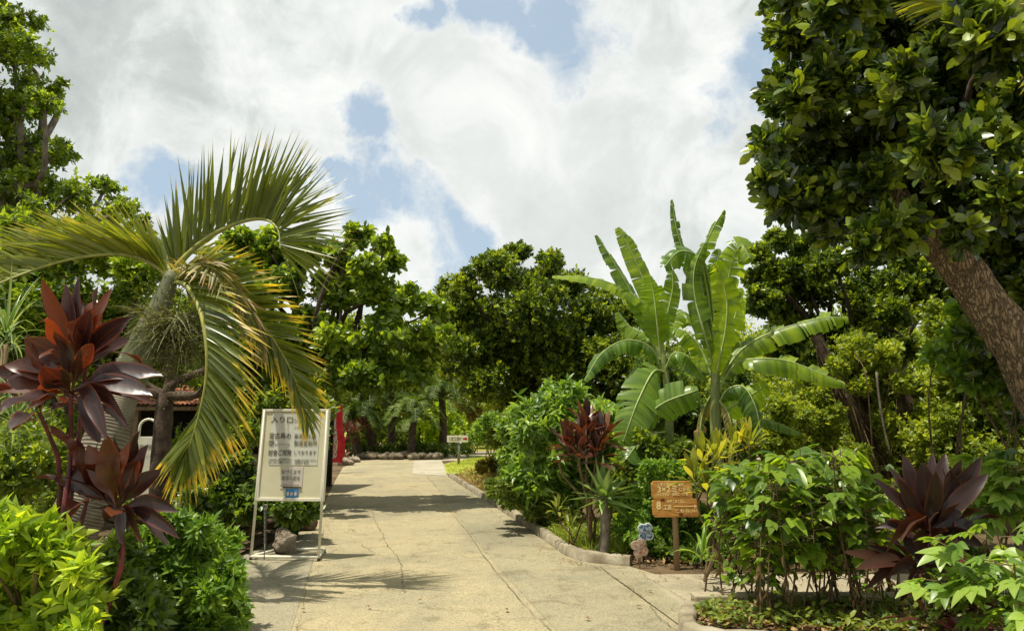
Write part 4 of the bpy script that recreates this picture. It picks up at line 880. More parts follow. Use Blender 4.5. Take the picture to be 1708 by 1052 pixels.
# ---- palm frond coming in at the upper right -------------------------------------------
def right_palm():
    rg = np.random.default_rng(14); Y = 4.9
    t = thing('palm', (7.2, 4.0, 0), 'palm whose frond tip hangs in at the upper right corner', 'palm')
    b = MB(); b.tube(curve([(7.2, 4.0, 0), (7.1, 4.1, 3), (6.9, 4.2, 5.6)], 14), np.linspace(.17, .1, 14), 14, .02, 1); b.build('trunk', M['ringed'], t)
    top = Vector((6.9, 4.2, 5.55))
    for pts, A, Bd in (([top, Vector((5.6, 4.6, 5.9)), at(1790, -10, Y), at(1690, 8, Y), at(1590, 10, Y), at(1530, 2, Y)], [(0, (-.3, 0, 1)), (1, (-.9, 0, .4))], [(0, (-.3, -.3, -1)), (.6, (-.75, 0, -.75)), (1, (-.9, 0, -.35))]),
                       ([top, Vector((6.2, 4.4, 5.2)), at(1800, 0, 5.1), at(1760, 60, 5.1), at(1730, 130, 5.1)], [(0, (-.6, 0, .2)), (1, (-.8, 0, -.5))], [(0, (.6, 0, 0)), (1, (.5, 0, -.8))]),
                       ([top, Vector((7.6, 4.6, 6.4)), Vector((8.4, 5, 6.0)), Vector((8.8, 5.2, 5.2))], [(0, (0, .9, .2)), (1, (0, .9, .2))], [(0, (0, -.9, .2)), (1, (0, -.9, .2))]),
                       ([top, Vector((6.2, 3.2, 6.5)), Vector((5.5, 2.4, 6.3)), Vector((5.0, 1.8, 5.6))], [(0, (.7, -.7, .2)), (1, (.7, -.7, .2))], [(0, (-.7, .7, .2)), (1, (-.7, .7, .2))])):
        bl, br = MB(), MB(); frond(bl, br, pts, .022, 54, .46, .028, A, Bd, rg, fwd=.55, bend=.16, tone=.72); f = bl.build('frond', M['palm'], t); br.build('rachis', M['rachis'], f)
right_palm()

# ---- the big leaning tree, right ----------------------------------------------------------
def leaning_tree():
    rg = np.random.default_rng(51); Y = 6.2
    t = thing('leaning_tree', (7.0, 6.0, 0), 'big leathery leaved tree with thick leaning trunk at the right', 'tree')
    L = [(1335, 60, 48), (1400, 40, 60), (1300, 150, 42), (1355, 150, 60), (1290, 240, 36), (1340, 250, 60), (1285, 300, 28), (1330, 330, 48), (1400, 340, 60), (1430, 240, 75), (1430, 130, 75), (1470, 40, 80), (1500, 380, 48), (1450, 400, 38), (1380, 385, 26),
         (1520, 300, 75), (1530, 200, 80), (1540, 100, 80), (1600, 30, 80), (1620, 330, 75), (1650, 230, 85), (1660, 130, 85), (1720, 380, 70), (1740, 300, 90), (1760, 180, 90), (1700, 455, 40, .6), (1750, 480, 50, .4), (1670, 440, 30, .8), (1720, 520, 34, .8), (1800, 540, 50), (1330, -10, 50), (1420, -60, 80), (1550, -60, 90), (1700, -40, 100), (1850, 100, 110), (1840, 280, 100), (1800, 430, 50), (1850, -80, 120), (1690, 420, 40), (1600, 395, 28),
         (1420, 20, 50, -.7), (1360, 200, 40, -.6), (1450, 300, 50, -.9), (1560, 250, 60, -1.0), (1650, 60, 70, -1), (1700, 330, 50, -.9), (1500, 150, 60, -.9)]
    C = clumps_px(L, Y, 1.3, rg); C2 = sub_clumps(C, 4, .42, rg)
    b = MB(); crown(b, C2, 14000, 7, .14, .07, rg, prof=OBO, up=.15, shell=.35, open_=(18, 72), droop=.12, fold=.22, tspread=1.0, zmin=2.4); b.build('crown', M['bigtree'], t)
    b = MB(); n = 44
    P = curve([(6.9, 5.9, 0), (6.1, 6.0, .75), at(1790, 720, 6.05), at(1700, 580, 6.1), at(1640, 500, 6.15), at(1590, 430, 6.2), at(1530, 370, 6.3), at(1500, 330, 6.4), at(1470, 240, 6.5)], n)
    R = np.interp(np.linspace(0, 1, n), [0, .1, .5, .7, .85, 1], [.38, .25, .18, .165, .11, .05])
    b.tube(P, R, 40, .035, 9, cap=False)
    b.build('trunk', M['bark'], t)
    f = at(1560, 400, 6.5); b = MB()
    for i in rg.permutation(len(C))[:26]:
        c = Vector(C[i][:3]); c = f.lerp(c, .8); limb(b, f + Vector((rg.uniform(-.1, .1), .1, .1)), c, .055, .01, rg)
    b.build('limbs', M['barkdark'], t)
    # sprouts hanging by the trunk
leaning_tree()
rg = np.random.default_rng(53)
bush('shrub', 'dark leathery shoots just right of the yellow green branch by the leaning trunk', 'plant', (5.4, 7.2, .03), clumps_px([(1660, 560, 26), (1620, 560, 20), (1640, 610, 22), (1700, 640, 26), (1680, 520, 24), (1735, 690, 30), (1690, 600, 26)], 7.0, .4, rg), M['bigtree'], 190, 6, .17, .075, 54, lobes=0, prof=OBO, stems=5)

# ---- bananas -----------------------------------------------------------------------------------
def blade(bl, br, P, wpx, Yb, rng, sideA=None, droop=(.5, .5), tone=.5, tears=.5, up=None, r0=.018):
    """a banana leaf: midrib curve P, torn blade either side"""
    n = 46; P = curve(P, n); T = unit(np.gradient(P, axis=0)); w = wpx*mpp(Yb)
    br.tube(P, np.linspace(r0, .004, n), 6, cap=False)
    upv = np.array(up if up is not None else (0, -.55, .85), float)
    side = unit(np.cross(T, upv)); nn = unit(np.cross(side, T))
    t = np.linspace(0, 1, n); pr = np.clip(np.sin(np.pi*np.clip((t-.10)/.93, 0, 1)**.75), 0, 1)**.55; pr[t < .10] = 0.0
    for s in (0, 1):
        sg = -1 if s == 0 else 1; i = int(.1*n)
        while i < n-1:
            ln = int(rng.choice([1, 2, 2, 3, 4, 6] if tears > .5 else [2, 3, 4, 6, 8])); j = min(i+ln, n-1); da = droop[s] + rng.normal()*(.10+.22*tears)
            K = 6; m = j-i+1; gap = rng.uniform(.05, .38)*tears
            V = np.zeros((m, K, 3)); al = np.zeros((m, K)); tn = np.zeros((m, K))
            for a in range(m):
                q = i+a; rowt = rng.normal()*.10
                for c in range(K):
                    u = c/(K-1); ang = da*(.25+.75*u) 
                    ww = w*pr[q]*u
                    x = side[q]*sg*ww*math.cos(ang*.9) - nn[q]*ww*math.sin(ang*.9)*.8
                    x = x + T[q]*ww*.28 + np.array([0, 0, -1])*ww*u*max(da, 0)*.35
                    x = x - T[q]*(a/(max(m-1, 1))-.5)*gap*u*(1/n)*7*w*2 + nn[q]*.007*math.sin(q*2.2+s)*u
                    V[a, c] = P[q]+x; al[a, c] = u; tn[a, c] = tone + rowt*1.6
            F_ = [(a*K+c, a*K+c+1, (a+1)*K+c+1, (a+1)*K+c) for a in range(m-1) for c in range(K-1)]
            bl.add(V.reshape(-1, 3), F_, np.clip(tn.reshape(-1), 0, 1), al.reshape(-1)); i = j
def banana(label, base, stem, Y, leaves, seed, r=.10):
    rg = np.random.default_rng(seed); t = thing('banana_plant', base, label, 'banana plant')
    b = MB(); P = curve([base] + [at(p[0], p[1], Y) for p in stem], 16); b.tube(P, np.linspace(r, r*.42, 16), 14, .03, seed, cap=False); b.build('stem', M['pseudostem'], t)
    for (pts, w, mat, dr, tears, kw) in leaves:
        bl, br = MB(), MB(); blade(bl, br, [at(p[0], p[1], Y + (p[2] if len(p) > 2 else 0)) for p in pts], w, Y, rg, droop=dr, tone=rg.uniform(.35, .7), tears=tears, **kw)
        f = bl.build('leaf', M[mat], t); br.build('midrib', M['rib'], f)
Yb = 9.6
bb = at(1196, 760, Yb)
banana('tall banana plant with torn upright leaves and two long leaves reaching right', (bb.x, Yb, .03), [(1196, 760), (1193, 690), (1193, 610), (1192, 560)], Yb, [
    ([(1190, 580), (1170, 500, .1), (1143, 430, .2), (1128, 380, .2), (1121, 333, .2)], 11, 'bananadark', (.5, .5), 1, {}),
    ([(1192, 570), (1182, 500), (1172, 430, -.1), (1190, 380, -.2), (1208, 350, -.2)], 17, 'banana', (.9, .9), 1, {}),
    ([(1194, 600), (1190, 520), (1178, 450), (1158, 424, -.2), (1132, 420, -.3), (1108, 445, -.4)], 30, 'bananadark', (.8, .6), .8, {'up': (.2, -.8, .5)}),
    ([(1196, 590), (1203, 520), (1216, 460), (1226, 425, -.1), (1238, 410, -.2), (1250, 430, -.3)], 34, 'banana', (.9, .9), .9, {'up': (.1, -.9, .4)}),
    ([(1192, 650), (1200, 600, -.15), (1210, 550, -.2), (1212, 500, -.2), (1200, 455, -.2), (1190, 440, -.25)], 24, 'bananabright', (.6, .5), .9, {'up': (.1, -1, .1)}),
    ([(1194, 640), (1235, 585), (1280, 557, -.1), (1330, 540, -.2), (1375, 530, -.3), (1414, 528, -.4)], 25, 'banana', (.25, 1.0), .9, {'up': (0, -.55, .85)}),
    ([(1194, 660), (1225, 608), (1265, 598, -.2), (1314, 602, -.3), (1362, 620, -.4), (1410, 640, -.5)], 22, 'banana', (.2, 1.1), .8, {'up': (.1, -.5, .85)}),
    ([(1195, 680), (1213, 650, -.1), (1240, 645, -.2), (1260, 678, -.3), (1270, 726, -.3)], 26, 'bananadark', (1.1, .9), .9, {}),
    ([(1195, 700), (1225, 675, -.1), (1250, 660, -.2), (1280, 640, -.2)], 26, 'bananabright', (.4, .4), .3, {'up': (0, -1, .4)}),
    ([(1195, 720), (1235, 705, .1), (1280, 700, .1), (1335, 722, .1)], 16, 'bananadark', (.5, .6), .4, {}),
    ([(1192, 640), (1170, 585, .1), (1145, 555, .1), (1120, 545, .1)], 26, 'banana', (.5, .5), .5, {}),
    ([(1193, 620), (1176, 560, -.3), (1160, 500, -.3), (1158, 450, -.3), (1175, 405, -.3)], 20, 'banana', (.6, .6), .9, {'up': (-.3, -.9, .1)}),
    ([(1193, 640), (1200, 580, .4), (1225, 530, .5), (1236, 480, .5)], 26, 'bananabright', (.6, .6), .9, {'up': (.1, -.9, .1)}),
    ([(1193, 610), (1186, 550, .1), (1188, 490, .1), (1196, 440, .1), (1200, 415, .1)], 20, 'bananadark', (.5, .5), .7, {'up': (.3, -.9, .1)}),
    ([(1193, 660), (1215, 690, -.15), (1222, 730, -.15), (1218, 775, -.1)], 12, 'palmbrown', (1.2, 1.2), 1, {}),
    ([(1193, 650), (1175, 680, .15), (1168, 720, .15), (1172, 765, .15)], 12, 'palmbrown', (1.2, 1.2), 1, {}),
], 61)
bb = at(1117, 760, 10.2)
banana('banana plant on the left with two upright paddle leaves and a droopy pale leaf', (bb.x, 10.2, .03), [(1117, 760), (1116, 690), (1110, 620), (1102, 570)], 10.2, [
    ([(1100, 590), (1082, 545), (1060, 500), (1025, 440), (995, 392)], 17, 'bananadark', (.3, .6), .4, {'up': (.3, -.9, .3)}),
    ([(1102, 590), (1092, 520), (1070, 460), (1048, 410), (1030, 380)], 18, 'banana', (.3, .3), .25, {'up': (.1, -1, .2)}),
    ([(1102, 590), (1085, 520), (1040, 482), (985, 463), (922, 460)], 17, 'banana', (.6, .4), .3, {}),
    ([(1102, 600), (1095, 530, -.1), (1090, 490, -.1), (1082, 460, -.1)], 24, 'bananabright', (.4, .4), .5, {'up': (0, -1, .2)}),
    ([(1103, 590), (1112, 530), (1122, 480), (1120, 450)], 17, 'banana', (.3, .5), .4, {'up': (0, -1, .2)}),
    ([(1105, 620), (1085, 580, -.2), (1045, 567, -.4), (1005, 588, -.5), (975, 634, -.6)], 19, 'bananadark', (1.0, .9), 1, {}),
    ([(1108, 620), (1125, 588, -.2), (1150, 598, -.3), (1175, 630, -.4)], 22, 'bananadark', (.9, .7), .4, {}),
    ([(1108, 620), (1090, 620, -.4), (1068, 660, -.6), (1052, 700, -.7), (1040, 735, -.7)], 34, 'bananadark', (.35, .35), .3, {'up': (0, -1, .25)}),
    ([(1112, 690), (1085, 690, -.5), (1110, 670, -.7), (1150, 655, -.8), (1165, 650, -.8)], 28, 'bananadark', (.4, .9), .5, {'up': (0, -1, .3)}),
    ([(1110, 720), (1085, 725, -.5), (1060, 745, -.7), (1045, 765, -.8)], 32, 'bananadark', (.3, .9), .4, {'up': (0, -1, .3)}),
    ([(1102, 580), (1112, 540, .2), (1140, 520, .3), (1160, 540, .3)], 24, 'banana', (.5, .5), .5, {}),
    ([(1102, 600), (1080, 560, .3), (1050, 545, .4), (1030, 520, .4)], 22, 'banana', (.5, .6), .6, {}),
], 62, r=.085)

# ---- right bed -------------------------------------------------------------------------------------
massbush('leafy_shrub', 'tall light green shrub behind the red brown cordyline', [(960, 665, 34), (920, 680, 36), (1000, 690, 34), (880, 710, 40), (940, 730, 50), (1000, 740, 42), (900, 770, 46), (960, 790, 50), (870, 800, 40), (930, 830, 40)], 10.6, M['lobed'], 3500, .165, .055, 110, k=5, prof=LANCE, droop=.6, depth=.8)
massbush('leafy_shrub', 'narrower green shrub further along the right kerb', [(865, 700, 28), (875, 740, 36), (855, 770, 26), (880, 790, 30), (860, 800, 24), (848, 720, 18)], 14.2, M['lobed'], 3200, .16, .055, 112, k=5, prof=LANCE, droop=.5, depth=.9)
massbush('low_shrub', 'low leafy edging shrub inside the curved kerb', [(860, 835, 20), (890, 850, 24), (920, 870, 24), (850, 815, 18), (900, 830, 28), (940, 860, 26), (830, 815, 16)], 10.2, M['cover'], 3600, .075, .035, 114, stems=0)
massbush('round_bush', 'round bright bush behind the wooden sign', [(1085, 790, 26), (1120, 790, 30), (1150, 800, 26), (1100, 830, 38), (1070, 850, 34), (1130, 850, 38), (1060, 895, 34), (1100, 900, 38), (1140, 900, 34), (1170, 870, 30), (1180, 920, 30)], 8.55, M['fresh'], 5200, .058, .032, 116, k=6, depth=.5)
massbush('low_shrub', 'dark low undergrowth behind the post of the wooden sign', [(1100, 925, 20), (1150, 930, 20), (1180, 935, 22), (1220, 930, 26), (1290, 920, 30), (1360, 925, 30), (1440, 930, 30), (1520, 930, 30), (1600, 930, 36)], 8.1, M['bushdark'], 3600, .07, .04, 118, depth=.4, stems=0)
# cordyline with red brown leaves
def cord(name, label, base, heads, mat, seed, L, Wd, n, el=(5, 85), explicit=(), bend=.35, tone=(.2, .9), cat='cordyline', stemmat='stemred', r=.02, prof=CORD, ews=.12, wave=.08):
    rg = np.random.default_rng(seed); t = thing(name, base, label, cat); b = MB()
    for h in heads: rosette(b, h[:3], n, L*(h[3] if len(h) > 3 else 1), Wd, rg, el, prof, bend, tone=tone, wave=wave)
    for (p, q, w, bd, tn) in explicit:
        p = np.array(p); q = np.array(q); q2 = q + [0, 0, bd*.55*np.linalg.norm(q-p)]
        d = q2-p; side = np.cross(d, (0, -1, .3)); nn = np.cross(side, d); 
        ribbons(b, [p], [d], [unit(nn)+rg.normal(size=3)*.25], np.linalg.norm(q-p)*1.04, w, prof, .35, bd, tn, wave=.10, rng=rg)
    b.build('leaves', M[mat], t); b = MB()
    for h in heads: limb(b, base, h[:3], r, r*.6, rg, 8, 0)
    b.build('stem', M[stemmat], t); return t
Yc = 8.7
hh = [tuple(at(x, y, Yc+dz)) for x, y, dz in ((945, 745, 0), (975, 735, -.15), (1005, 735, 0), (965, 760, -.25), (995, 765, -.2), (980, 715, .15))]
cord('cordyline', 'red brown cordyline above the spiky pale rosette plant', (at(985, 800, Yc).x, Yc, .03), hh, 'cordmid', 120, .36, .105, 16, el=(0, 88), bend=.3, tone=(.0, .95), stemmat='stembrown')
hh = [tuple(at(x, y, Yc+.1)) for x, y in ((930, 850), (985, 860), (950, 880))]
cord('small_cordyline', 'small pinkish stemmed plant under the red brown cordyline', (at(950, 900, Yc).x, Yc, .03), hh, 'croton', 122, .2, .04, 12, tone=(.1, .6), r=.01, cat='plant')
# agave-like rosette on a short trunk
c = at(1006, 828, 8.35); t = thing('rosette_plant', (c.x, 8.35, .03), 'spiky pale green rosette plant on a short brown trunk', 'succulent'); rg = np.random.default_rng(124)
b = MB(); rosette(b, c, 34, .40, .095, rg, el=(-25, 88), prof=[.6, .9, 1, .85, .55, .25, .02], bend=.12, fold=.4, tone=(.3, .9), wave=.0, base_r=.03); b.build('leaves', M['agave'], t)
b = MB(); b.tube(curve([(c.x-.02, 8.35, 0), (c.x+.02, 8.36, c.z*.5), (c.x, 8.35, c.z)], 8), [.07, .065, .06, .06, .06, .055, .055, .05], 12, .08, 5); b.build('trunk', M['barkgrey'], t)
# grasses and ground cover (stuff)
def scatter_poly(poly, n, rng):
    poly = np.array([tuple(q)[:2] for q in poly]); lo, hi = poly.min(0), poly.max(0); out = []
    while len(out) < n:
        p = rng.uniform(lo, hi); c = False; j = len(poly)-1
        for i in range(len(poly)):
            if (poly[i][1] > p[1]) != (poly[j][1] > p[1]) and p[0] < (poly[j][0]-poly[i][0])*(p[1]-poly[i][1])/(poly[j][1]-poly[i][1])+poly[i][0]: c = not c
            j = i
        if c: out.append(p)
    return np.array(out)
def cover(name, poly, n, L, Wd, mat, seed, grassy=False, z=.05, hmax=.12, prof=OVAL3):
    rg = np.random.default_rng(seed); P = scatter_poly(poly, n, rg); b = MB(); base = np.column_stack([P, z + rg.uniform(0, hmax, n)*(0 if grassy else 1)])
    d = rg.normal(size=(n, 3)); d[:, 2] = abs(d[:, 2])*(2.2 if grassy else .5)+.15; 
    ribbons(b, base, unit(d), rnd_unit(rg, n)*.6+[0, 0, 1], L*rg.uniform(.6, 1.3, n), Wd, prof, .3, .5*rg.uniform(.3, 1.4, n), rg.uniform(.1, .95, n), cross3=not grassy)
    tag(b.build(name, M[mat]), kind='stuff')
kin = [Rw[i] for i in range(7)]
cover('border_grass', [gnd(1045, 934), gnd(985, 930), gnd(945, 918), gnd(915, 893), gnd(960, 880), gnd(1050, 900)], 3600, .17, .008, 'grass', 130, True)
cover('ground_cover', [gnd(1045, 930), gnd(985, 925), gnd(945, 915), gnd(905, 888), gnd(860, 858), gnd(880, 840), gnd(960, 870), gnd(1060, 900)], 3000, .06, .03, 'cover', 131)
cover('ground_cover', [gnd(1170, 1060), gnd(1160, 1034), (c1.x+.1, c1.y-.05), (6, c1.y-.05), (6, 4.5)], 4000, .07, .038, 'cover', 132, z=.06, hmax=.09)
cover('leaf_litter', [gnd(1170, 1060), gnd(1160, 1034), (c1.x+.1, c1.y-.05), (6, c1.y-.05), (6, 4.5)], 3200, .07, .035, 'litter', 133, z=.06, hmax=.03)
cover('leaf_litter', [gnd(1050, 942), gnd(1200, 953), gnd(1500, 955), gnd(1500, 935), gnd(1050, 925)], 700, .06, .03, 'litter', 134, z=.02, hmax=.03)
cover('ground_cover', [gnd(760, 795), gnd(850, 852), gnd(880, 830), gnd(810, 780)], 2600, .07, .035, 'covery', 135)
cover('lawn_grass', [gnd(745, 789), gnd(812, 789), gnd(860, 775), gnd(800, 762), gnd(741, 776)], 4000, .08, .012, 'grass', 136, True, z=.01)
def litter_line(pts, n, w, seed, mat='litter', L=.03):
    rg = np.random.default_rng(seed); P = curve(pts, 60); i = rg.integers(0, 60, n); p = P[i] + np.column_stack([rg.normal(size=(n, 2))*w, np.full(n, 0)]); p[:, 2] = .022
    b = MB(); d = rg.normal(size=(n, 3)); d[:, 2] = abs(d[:, 2])*.12
    ribbons(b, p, unit(d), rnd_unit(rg, n)*.3+[0, 0, 1], L*rg.uniform(.4, 1.3, n), L*.5, OVAL3, .5, .1, rg.uniform(size=n)); tag(b.build('leaf_litter', M[mat]), kind='stuff')
litter_line([gnd(p[0]-14, p[1]+6) for p in Rk[1:8]], 260, .07, 300)
litter_line([gnd(p[0], p[1]) for p in ((400, 905), (520, 892), (548, 840), (566, 800))], 260, .12, 301)
litter_line([gnd(p[0], p[1]) for p in ((1060, 958), (1200, 968), (1350, 975), (1500, 985))], 140, .2, 302)
litter_line([gnd(p[0], p[1]) for p in ((470, 1050), (600, 960), (760, 880), (1000, 1000), (1100, 1050))], 70, .6, 303, L=.022)
# a few fallen leaves on the path
rg = np.random.default_rng(137); lp = [(632, 846), (505, 1015), (560, 968), (700, 1000), (1085, 985), (980, 1030), (615, 1010), (750, 905), (1110, 965), (590, 885), (845, 1015), (1065, 1010), (1170, 990), (470, 1000), (690, 840)]
src = None
for i, p in enumerate(lp):
    g = gnd(*p, .03)
    if src is None:
        b = MB(); ribbons(b, [(-.03, 0, 0)], [(1, 0, .1)], [(0, 0, 1)], .06, .03, OVAL, .5, .3, .4); src = o = b.build('fallen_leaf', M['litter'])
    else: o = src.copy(); COL.objects.link(o)
    o.location = g; o.rotation_euler = (0, 0, rg.uniform(0, 6.28)); o.scale = [rg.uniform(.6, 1.1)]*3; tag(o, 'small dry leaf lying on the sunlit path', 'leaf', 'dry leaves on the path')

# ---- wooden sign --------------------------------------------------------------------------------------
def wooden_sign():
    Y = 7.75; g = gnd(1131, 952); t = thing('wooden_sign', g, 'orange brown two board wooden sign with pale carved letters and arrow', 'sign'); Y = g.y
    s = mpp(Y)*1.0; top = at(1128, 802, Y); bot = at(1128, 862, Y); x0, x1 = at(1088, 830, Y).x, at(1167, 830, Y).x
    H = top.z-bot.z; Mx = facing(Vector((x0, Y, bot.z)), (1, .04, 0), (0, 0, 1)); Wd = x1-x0
    def plank(y0, y1, xa, xb, nm):
        c = .025; pts = [(xa+c, y0), (xb-c, y0), (xb, y0+c), (xb-.003, y1-c), (xb-c, y1), (xa+c, y1), (xa, y1-c), (xa+.003, y0+c)]; b = MB()
        b.ngon([Mx @ Vector((p[0], p[1], 0)) for p in pts]); b.ngon([Mx @ Vector((p[0], p[1], -.03)) for p in pts][::-1])
        for i in range(8):
            p, q = pts[i], pts[(i+1) % 8]; b.ngon([Mx @ Vector((p[0], p[1], -.03)), Mx @ Vector((q[0], q[1], -.03)), Mx @ Vector((q[0], q[1], 0)), Mx @ Vector((p[0], p[1], 0))])
        b.build(nm, M['wood'], t, smooth=False)
    plank(H*.515, H, -.004, Wd*.86, 'upper_board'); plank(0, H*.505, .0, Wd, 'lower_board')
    b = MB(); p = g; b.tube([(g.x, Y+.05, 0), (g.x, Y+.055, bot.z+H*.3), (g.x, Y+.06, top.z-.05)], .032, 12, .02, 3); b.build('post', M['woodpost'], t)
    def TX(s_, x, y, w, size, bold=.001): text_obj(s_, size, M['carve'], t, Mx @ Matrix.Translation((x*Wd, y*H, .0015)), width=w*Wd, bold=bold)
    TX('体験工芸村のご案内', .12, .87, .56, .035); TX('3×2ミ', .12, .70, .42, .085, .002); TX('じかん', .58, .72, .24, .05); TX('さとうきび・貝細工・織物', .10, .60, .66, .035)
    TX('みやこのくらし', .32, .40, .36, .04); TX('8', .08, .22, .10, .115, .003); TX('工房', .24, .22, .16, .06); TX('こちら', .48, .13, .3, .04); TX('入口', .84, .14, .1, .035)
    b = MB(); b.box(Wd*.46, Wd*.90, H*.285, H*.305, 0, .003, Mx)
    a = Vector((Wd*.945, H*.295, .002)); b.ngon([Mx @ a, Mx @ Vector((Wd*.885, H*.36, .002)), Mx @ Vector((Wd*.90, H*.295, .002)), Mx @ Vector((Wd*.885, H*.23, .002))]); b.build('arrow', M['carve'], t, smooth=False)
    b = MB()
    for x, y, r_ in ((.60, .075, .016), (.22, .47, .018)): b.ngon([Mx @ Vector((x*Wd+math.cos(q)*r_*1.5, y*H+math.sin(q)*r_*.8, .0012)) for q in np.linspace(0, 6.28, 13)[:-1]])
    b.build('knot', M['knot'], t, smooth=False)
wooden_sign()
# butterfly-like ornaments
def ornament(label, px, py, Y, cols, rot, seed):
    m, n, o = newmat('mottled_'+str(seed)); tcx = nd(n, 'ShaderNodeTexCoord'); nz = noise(n, tcx.outputs['Object'], 30, 3, .6, .8); c = ramp(n, nz[0], [(.36, cols[0]), (.48, cols[1]), (.58, cols[2])])
    pb = nd(n, 'ShaderNodeBsdfPrincipled'); lk(n, c, pb.inputs[0]); pb.inputs['Roughness'].default_value = .4; lk(n, pb.outputs[0], o.inputs[0])
    c0_ = at(px, py, Y); t = thing('butterfly_ornament', (c0_.x, Y, 0), label, 'garden ornament')
    Mx = facing(c0_, (math.cos(rot), 0, math.sin(rot)), (-math.sin(rot), -.15, math.cos(rot)))
    pts = []
    for a in np.linspace(0, 2*math.pi, 49)[:-1]:
        r_ = .048 + .052*abs(math.cos(a))**.5*(.75+.45*abs(math.sin(a)))  ; r_ += .014*abs(math.sin(2*a)); pts.append((math.sin(a)*r_*.95, math.cos(a)*r_))
    def plate(sc, z0, z1, nm, mat):
        b = MB(); A = [Mx @ Vector((p[0]*sc, p[1]*sc, z1)) for p in pts]; Bq = [Mx @ Vector((p[0]*sc, p[1]*sc, z0)) for p in pts]; b.ngon(A); b.ngon(Bq[::-1])
        for i in range(48): b.ngon([Bq[i], Bq[(i+1) % 48], A[(i+1) % 48], A[i]])
        b.build(nm, mat, t, smooth=False)
    rim = solid_mat('rim_'+str(seed), [cols[3], cols[3]], 5, .4, .4, 0); plate(1.0, -.012, 0, 'rim', rim); plate(.86, 0, .003, 'wing_print', m)
    b = MB(); b.tube([Mx @ Vector((-.055, 0, .006)), Mx @ Vector((.05, 0, .006))], .006, 8); b.build('body', M['ink'], t)
    b = MB(); b.tube([(c0_.x, Y+.02, 0), (c0_.x, Y+.02, c0_.z)], .006, 7); b.build('stake', M['grey'], t)
ornament('blue and white butterfly shaped ornament on a stake', 1077, 887, 7.95, ((.03, .07, .20), (.10, .22, .42), (.62, .70, .74), (.70, .76, .78)), .15, 1)
ornament('pink mottled butterfly shaped ornament below the blue one', 1067, 914, 7.85, ((.30, .13, .10), (.50, .30, .24), (.64, .50, .40), (.52, .40, .30)), .35, 2)

# croton left of the stalks
cc = [tuple(at(x, y, 7.1)) for x, y in ((1160, 800), (1172, 770), (1195, 765), (1180, 820))]
cord('croton', 'yellow green croton overlapping the right end of the wooden sign', (at(1172, 900, 7.1).x, 7.1, .03), cc, 'croton', 140, .27, .062, 17, el=(5, 88), bend=.25, tone=(.05, .95), cat='croton', stemmat='stembrown', r=.014)
cc = [tuple(at(x, y, 7.6)) for x, y in ((1225, 745), (1250, 740), (1210, 760))]
cord('croton', 'yellow croton just below the banana stem', (at(1230, 900, 7.6).x, 7.6, .03), cc, 'croton', 141, .26, .045, 18, el=(25, 88), bend=.2, tone=(.3, 1), cat='croton', stemmat='stembrown', r=.014)
cc = [tuple(at(x, y, 6.7)) for x, y in ((1172, 925),)]
cord('strap_plant', 'small plant with arching strap leaves right of the sign post', (at(1175, 960, 6.7).x, 6.7, .03), cc, 'fresh', 142, .33, .035, 12, el=(15, 80), bend=1.1, cat='plant', stemmat='stembrown', r=.01, prof=STRAP)

# ---- tall stalk plants ------------------------------------------------------------------------------------
def palmate(b, pos, d, n, S, tone, rng, lobes=5, spread=55, Wr=.38, prof=LANCE, bend=.35):
    N = len(pos); d = unit(d); n = unit(n - d*np.sum(n*d, 1, keepdims=True)); side = np.cross(d, n)
    for k in range(lobes):
        a = math.radians(-spread + 2*spread*k/(lobes-1)); ld = d*math.cos(a) + side*math.sin(a); sc = 1 - .38*abs(a)/math.radians(spread)
        ribbons(b, pos, ld + rng.normal(size=(N, 3))*.04, n + rng.normal(size=(N, 3))*.06, S*sc, S*Wr, prof, .18, bend*rng.uniform(.5, 1.5, N), tone)
def stalk_plant(base, top, seed, label, group, nleaf=26, S=.19, mat='stalkleaf', lo=.25, lobes=3, spread=42, Wr=.5, name='tall_leafy_plant'):
    rg = np.random.default_rng(seed); t = thing(name, base, label, 'plant', group)
    P = curve([base, (Vector(base)+Vector(top))/2 + Vector((rg.normal()*.05, rg.normal()*.05, 0)), top], 16)
    b = MB(); b.tube(P, np.linspace(.008, .004, 16), 6, .05, seed, cap=False)
    u = rg.uniform(lo, 1, nleaf)**.6; i = (u*15).astype(int); p = P[i]; a = rg.uniform(0, 6.28, nleaf)
    pd = np.stack([np.cos(a), np.sin(a), rg.uniform(.0, .7, nleaf)], 1); pl = rg.uniform(.06, .20, nleaf)
    tips = p + unit(pd)*pl[:, None]
    for q in range(nleaf): b.tube([p[q], tips[q]], .003, 4, cap=False)
    b.build('stem', M['stembrown'], t)
    b = MB(); d = np.stack([np.cos(a), np.sin(a), rg.uniform(-.9, .15, nleaf)], 1)
    palmate(b, tips, d, np.tile([0, 0, 1.], (nleaf, 1)) + rg.normal(size=(nleaf, 3))*.3, S*rg.uniform(.5, 1.15, nleaf)*(.45+.6*u), np.clip(rg.normal(.5, .22, nleaf), 0, 1), rg, lobes, spread, Wr)
    # dried leaves low on the stem
    b.build('leaves', M[mat], t)
    b = MB(); n2 = 7; i = rg.integers(1, 8, n2); ribbons(b, P[i], np.column_stack([rg.normal(size=(n2, 2))*.5, -np.ones(n2)]), rnd_unit(rg, n2), .10*rg.uniform(.5, 1.2, n2), .028, LANCE, .8, .3, rg.uniform(size=n2))
    b.build('dried_leaves', M['litter'], t)
rg = np.random.default_rng(150); k = 0
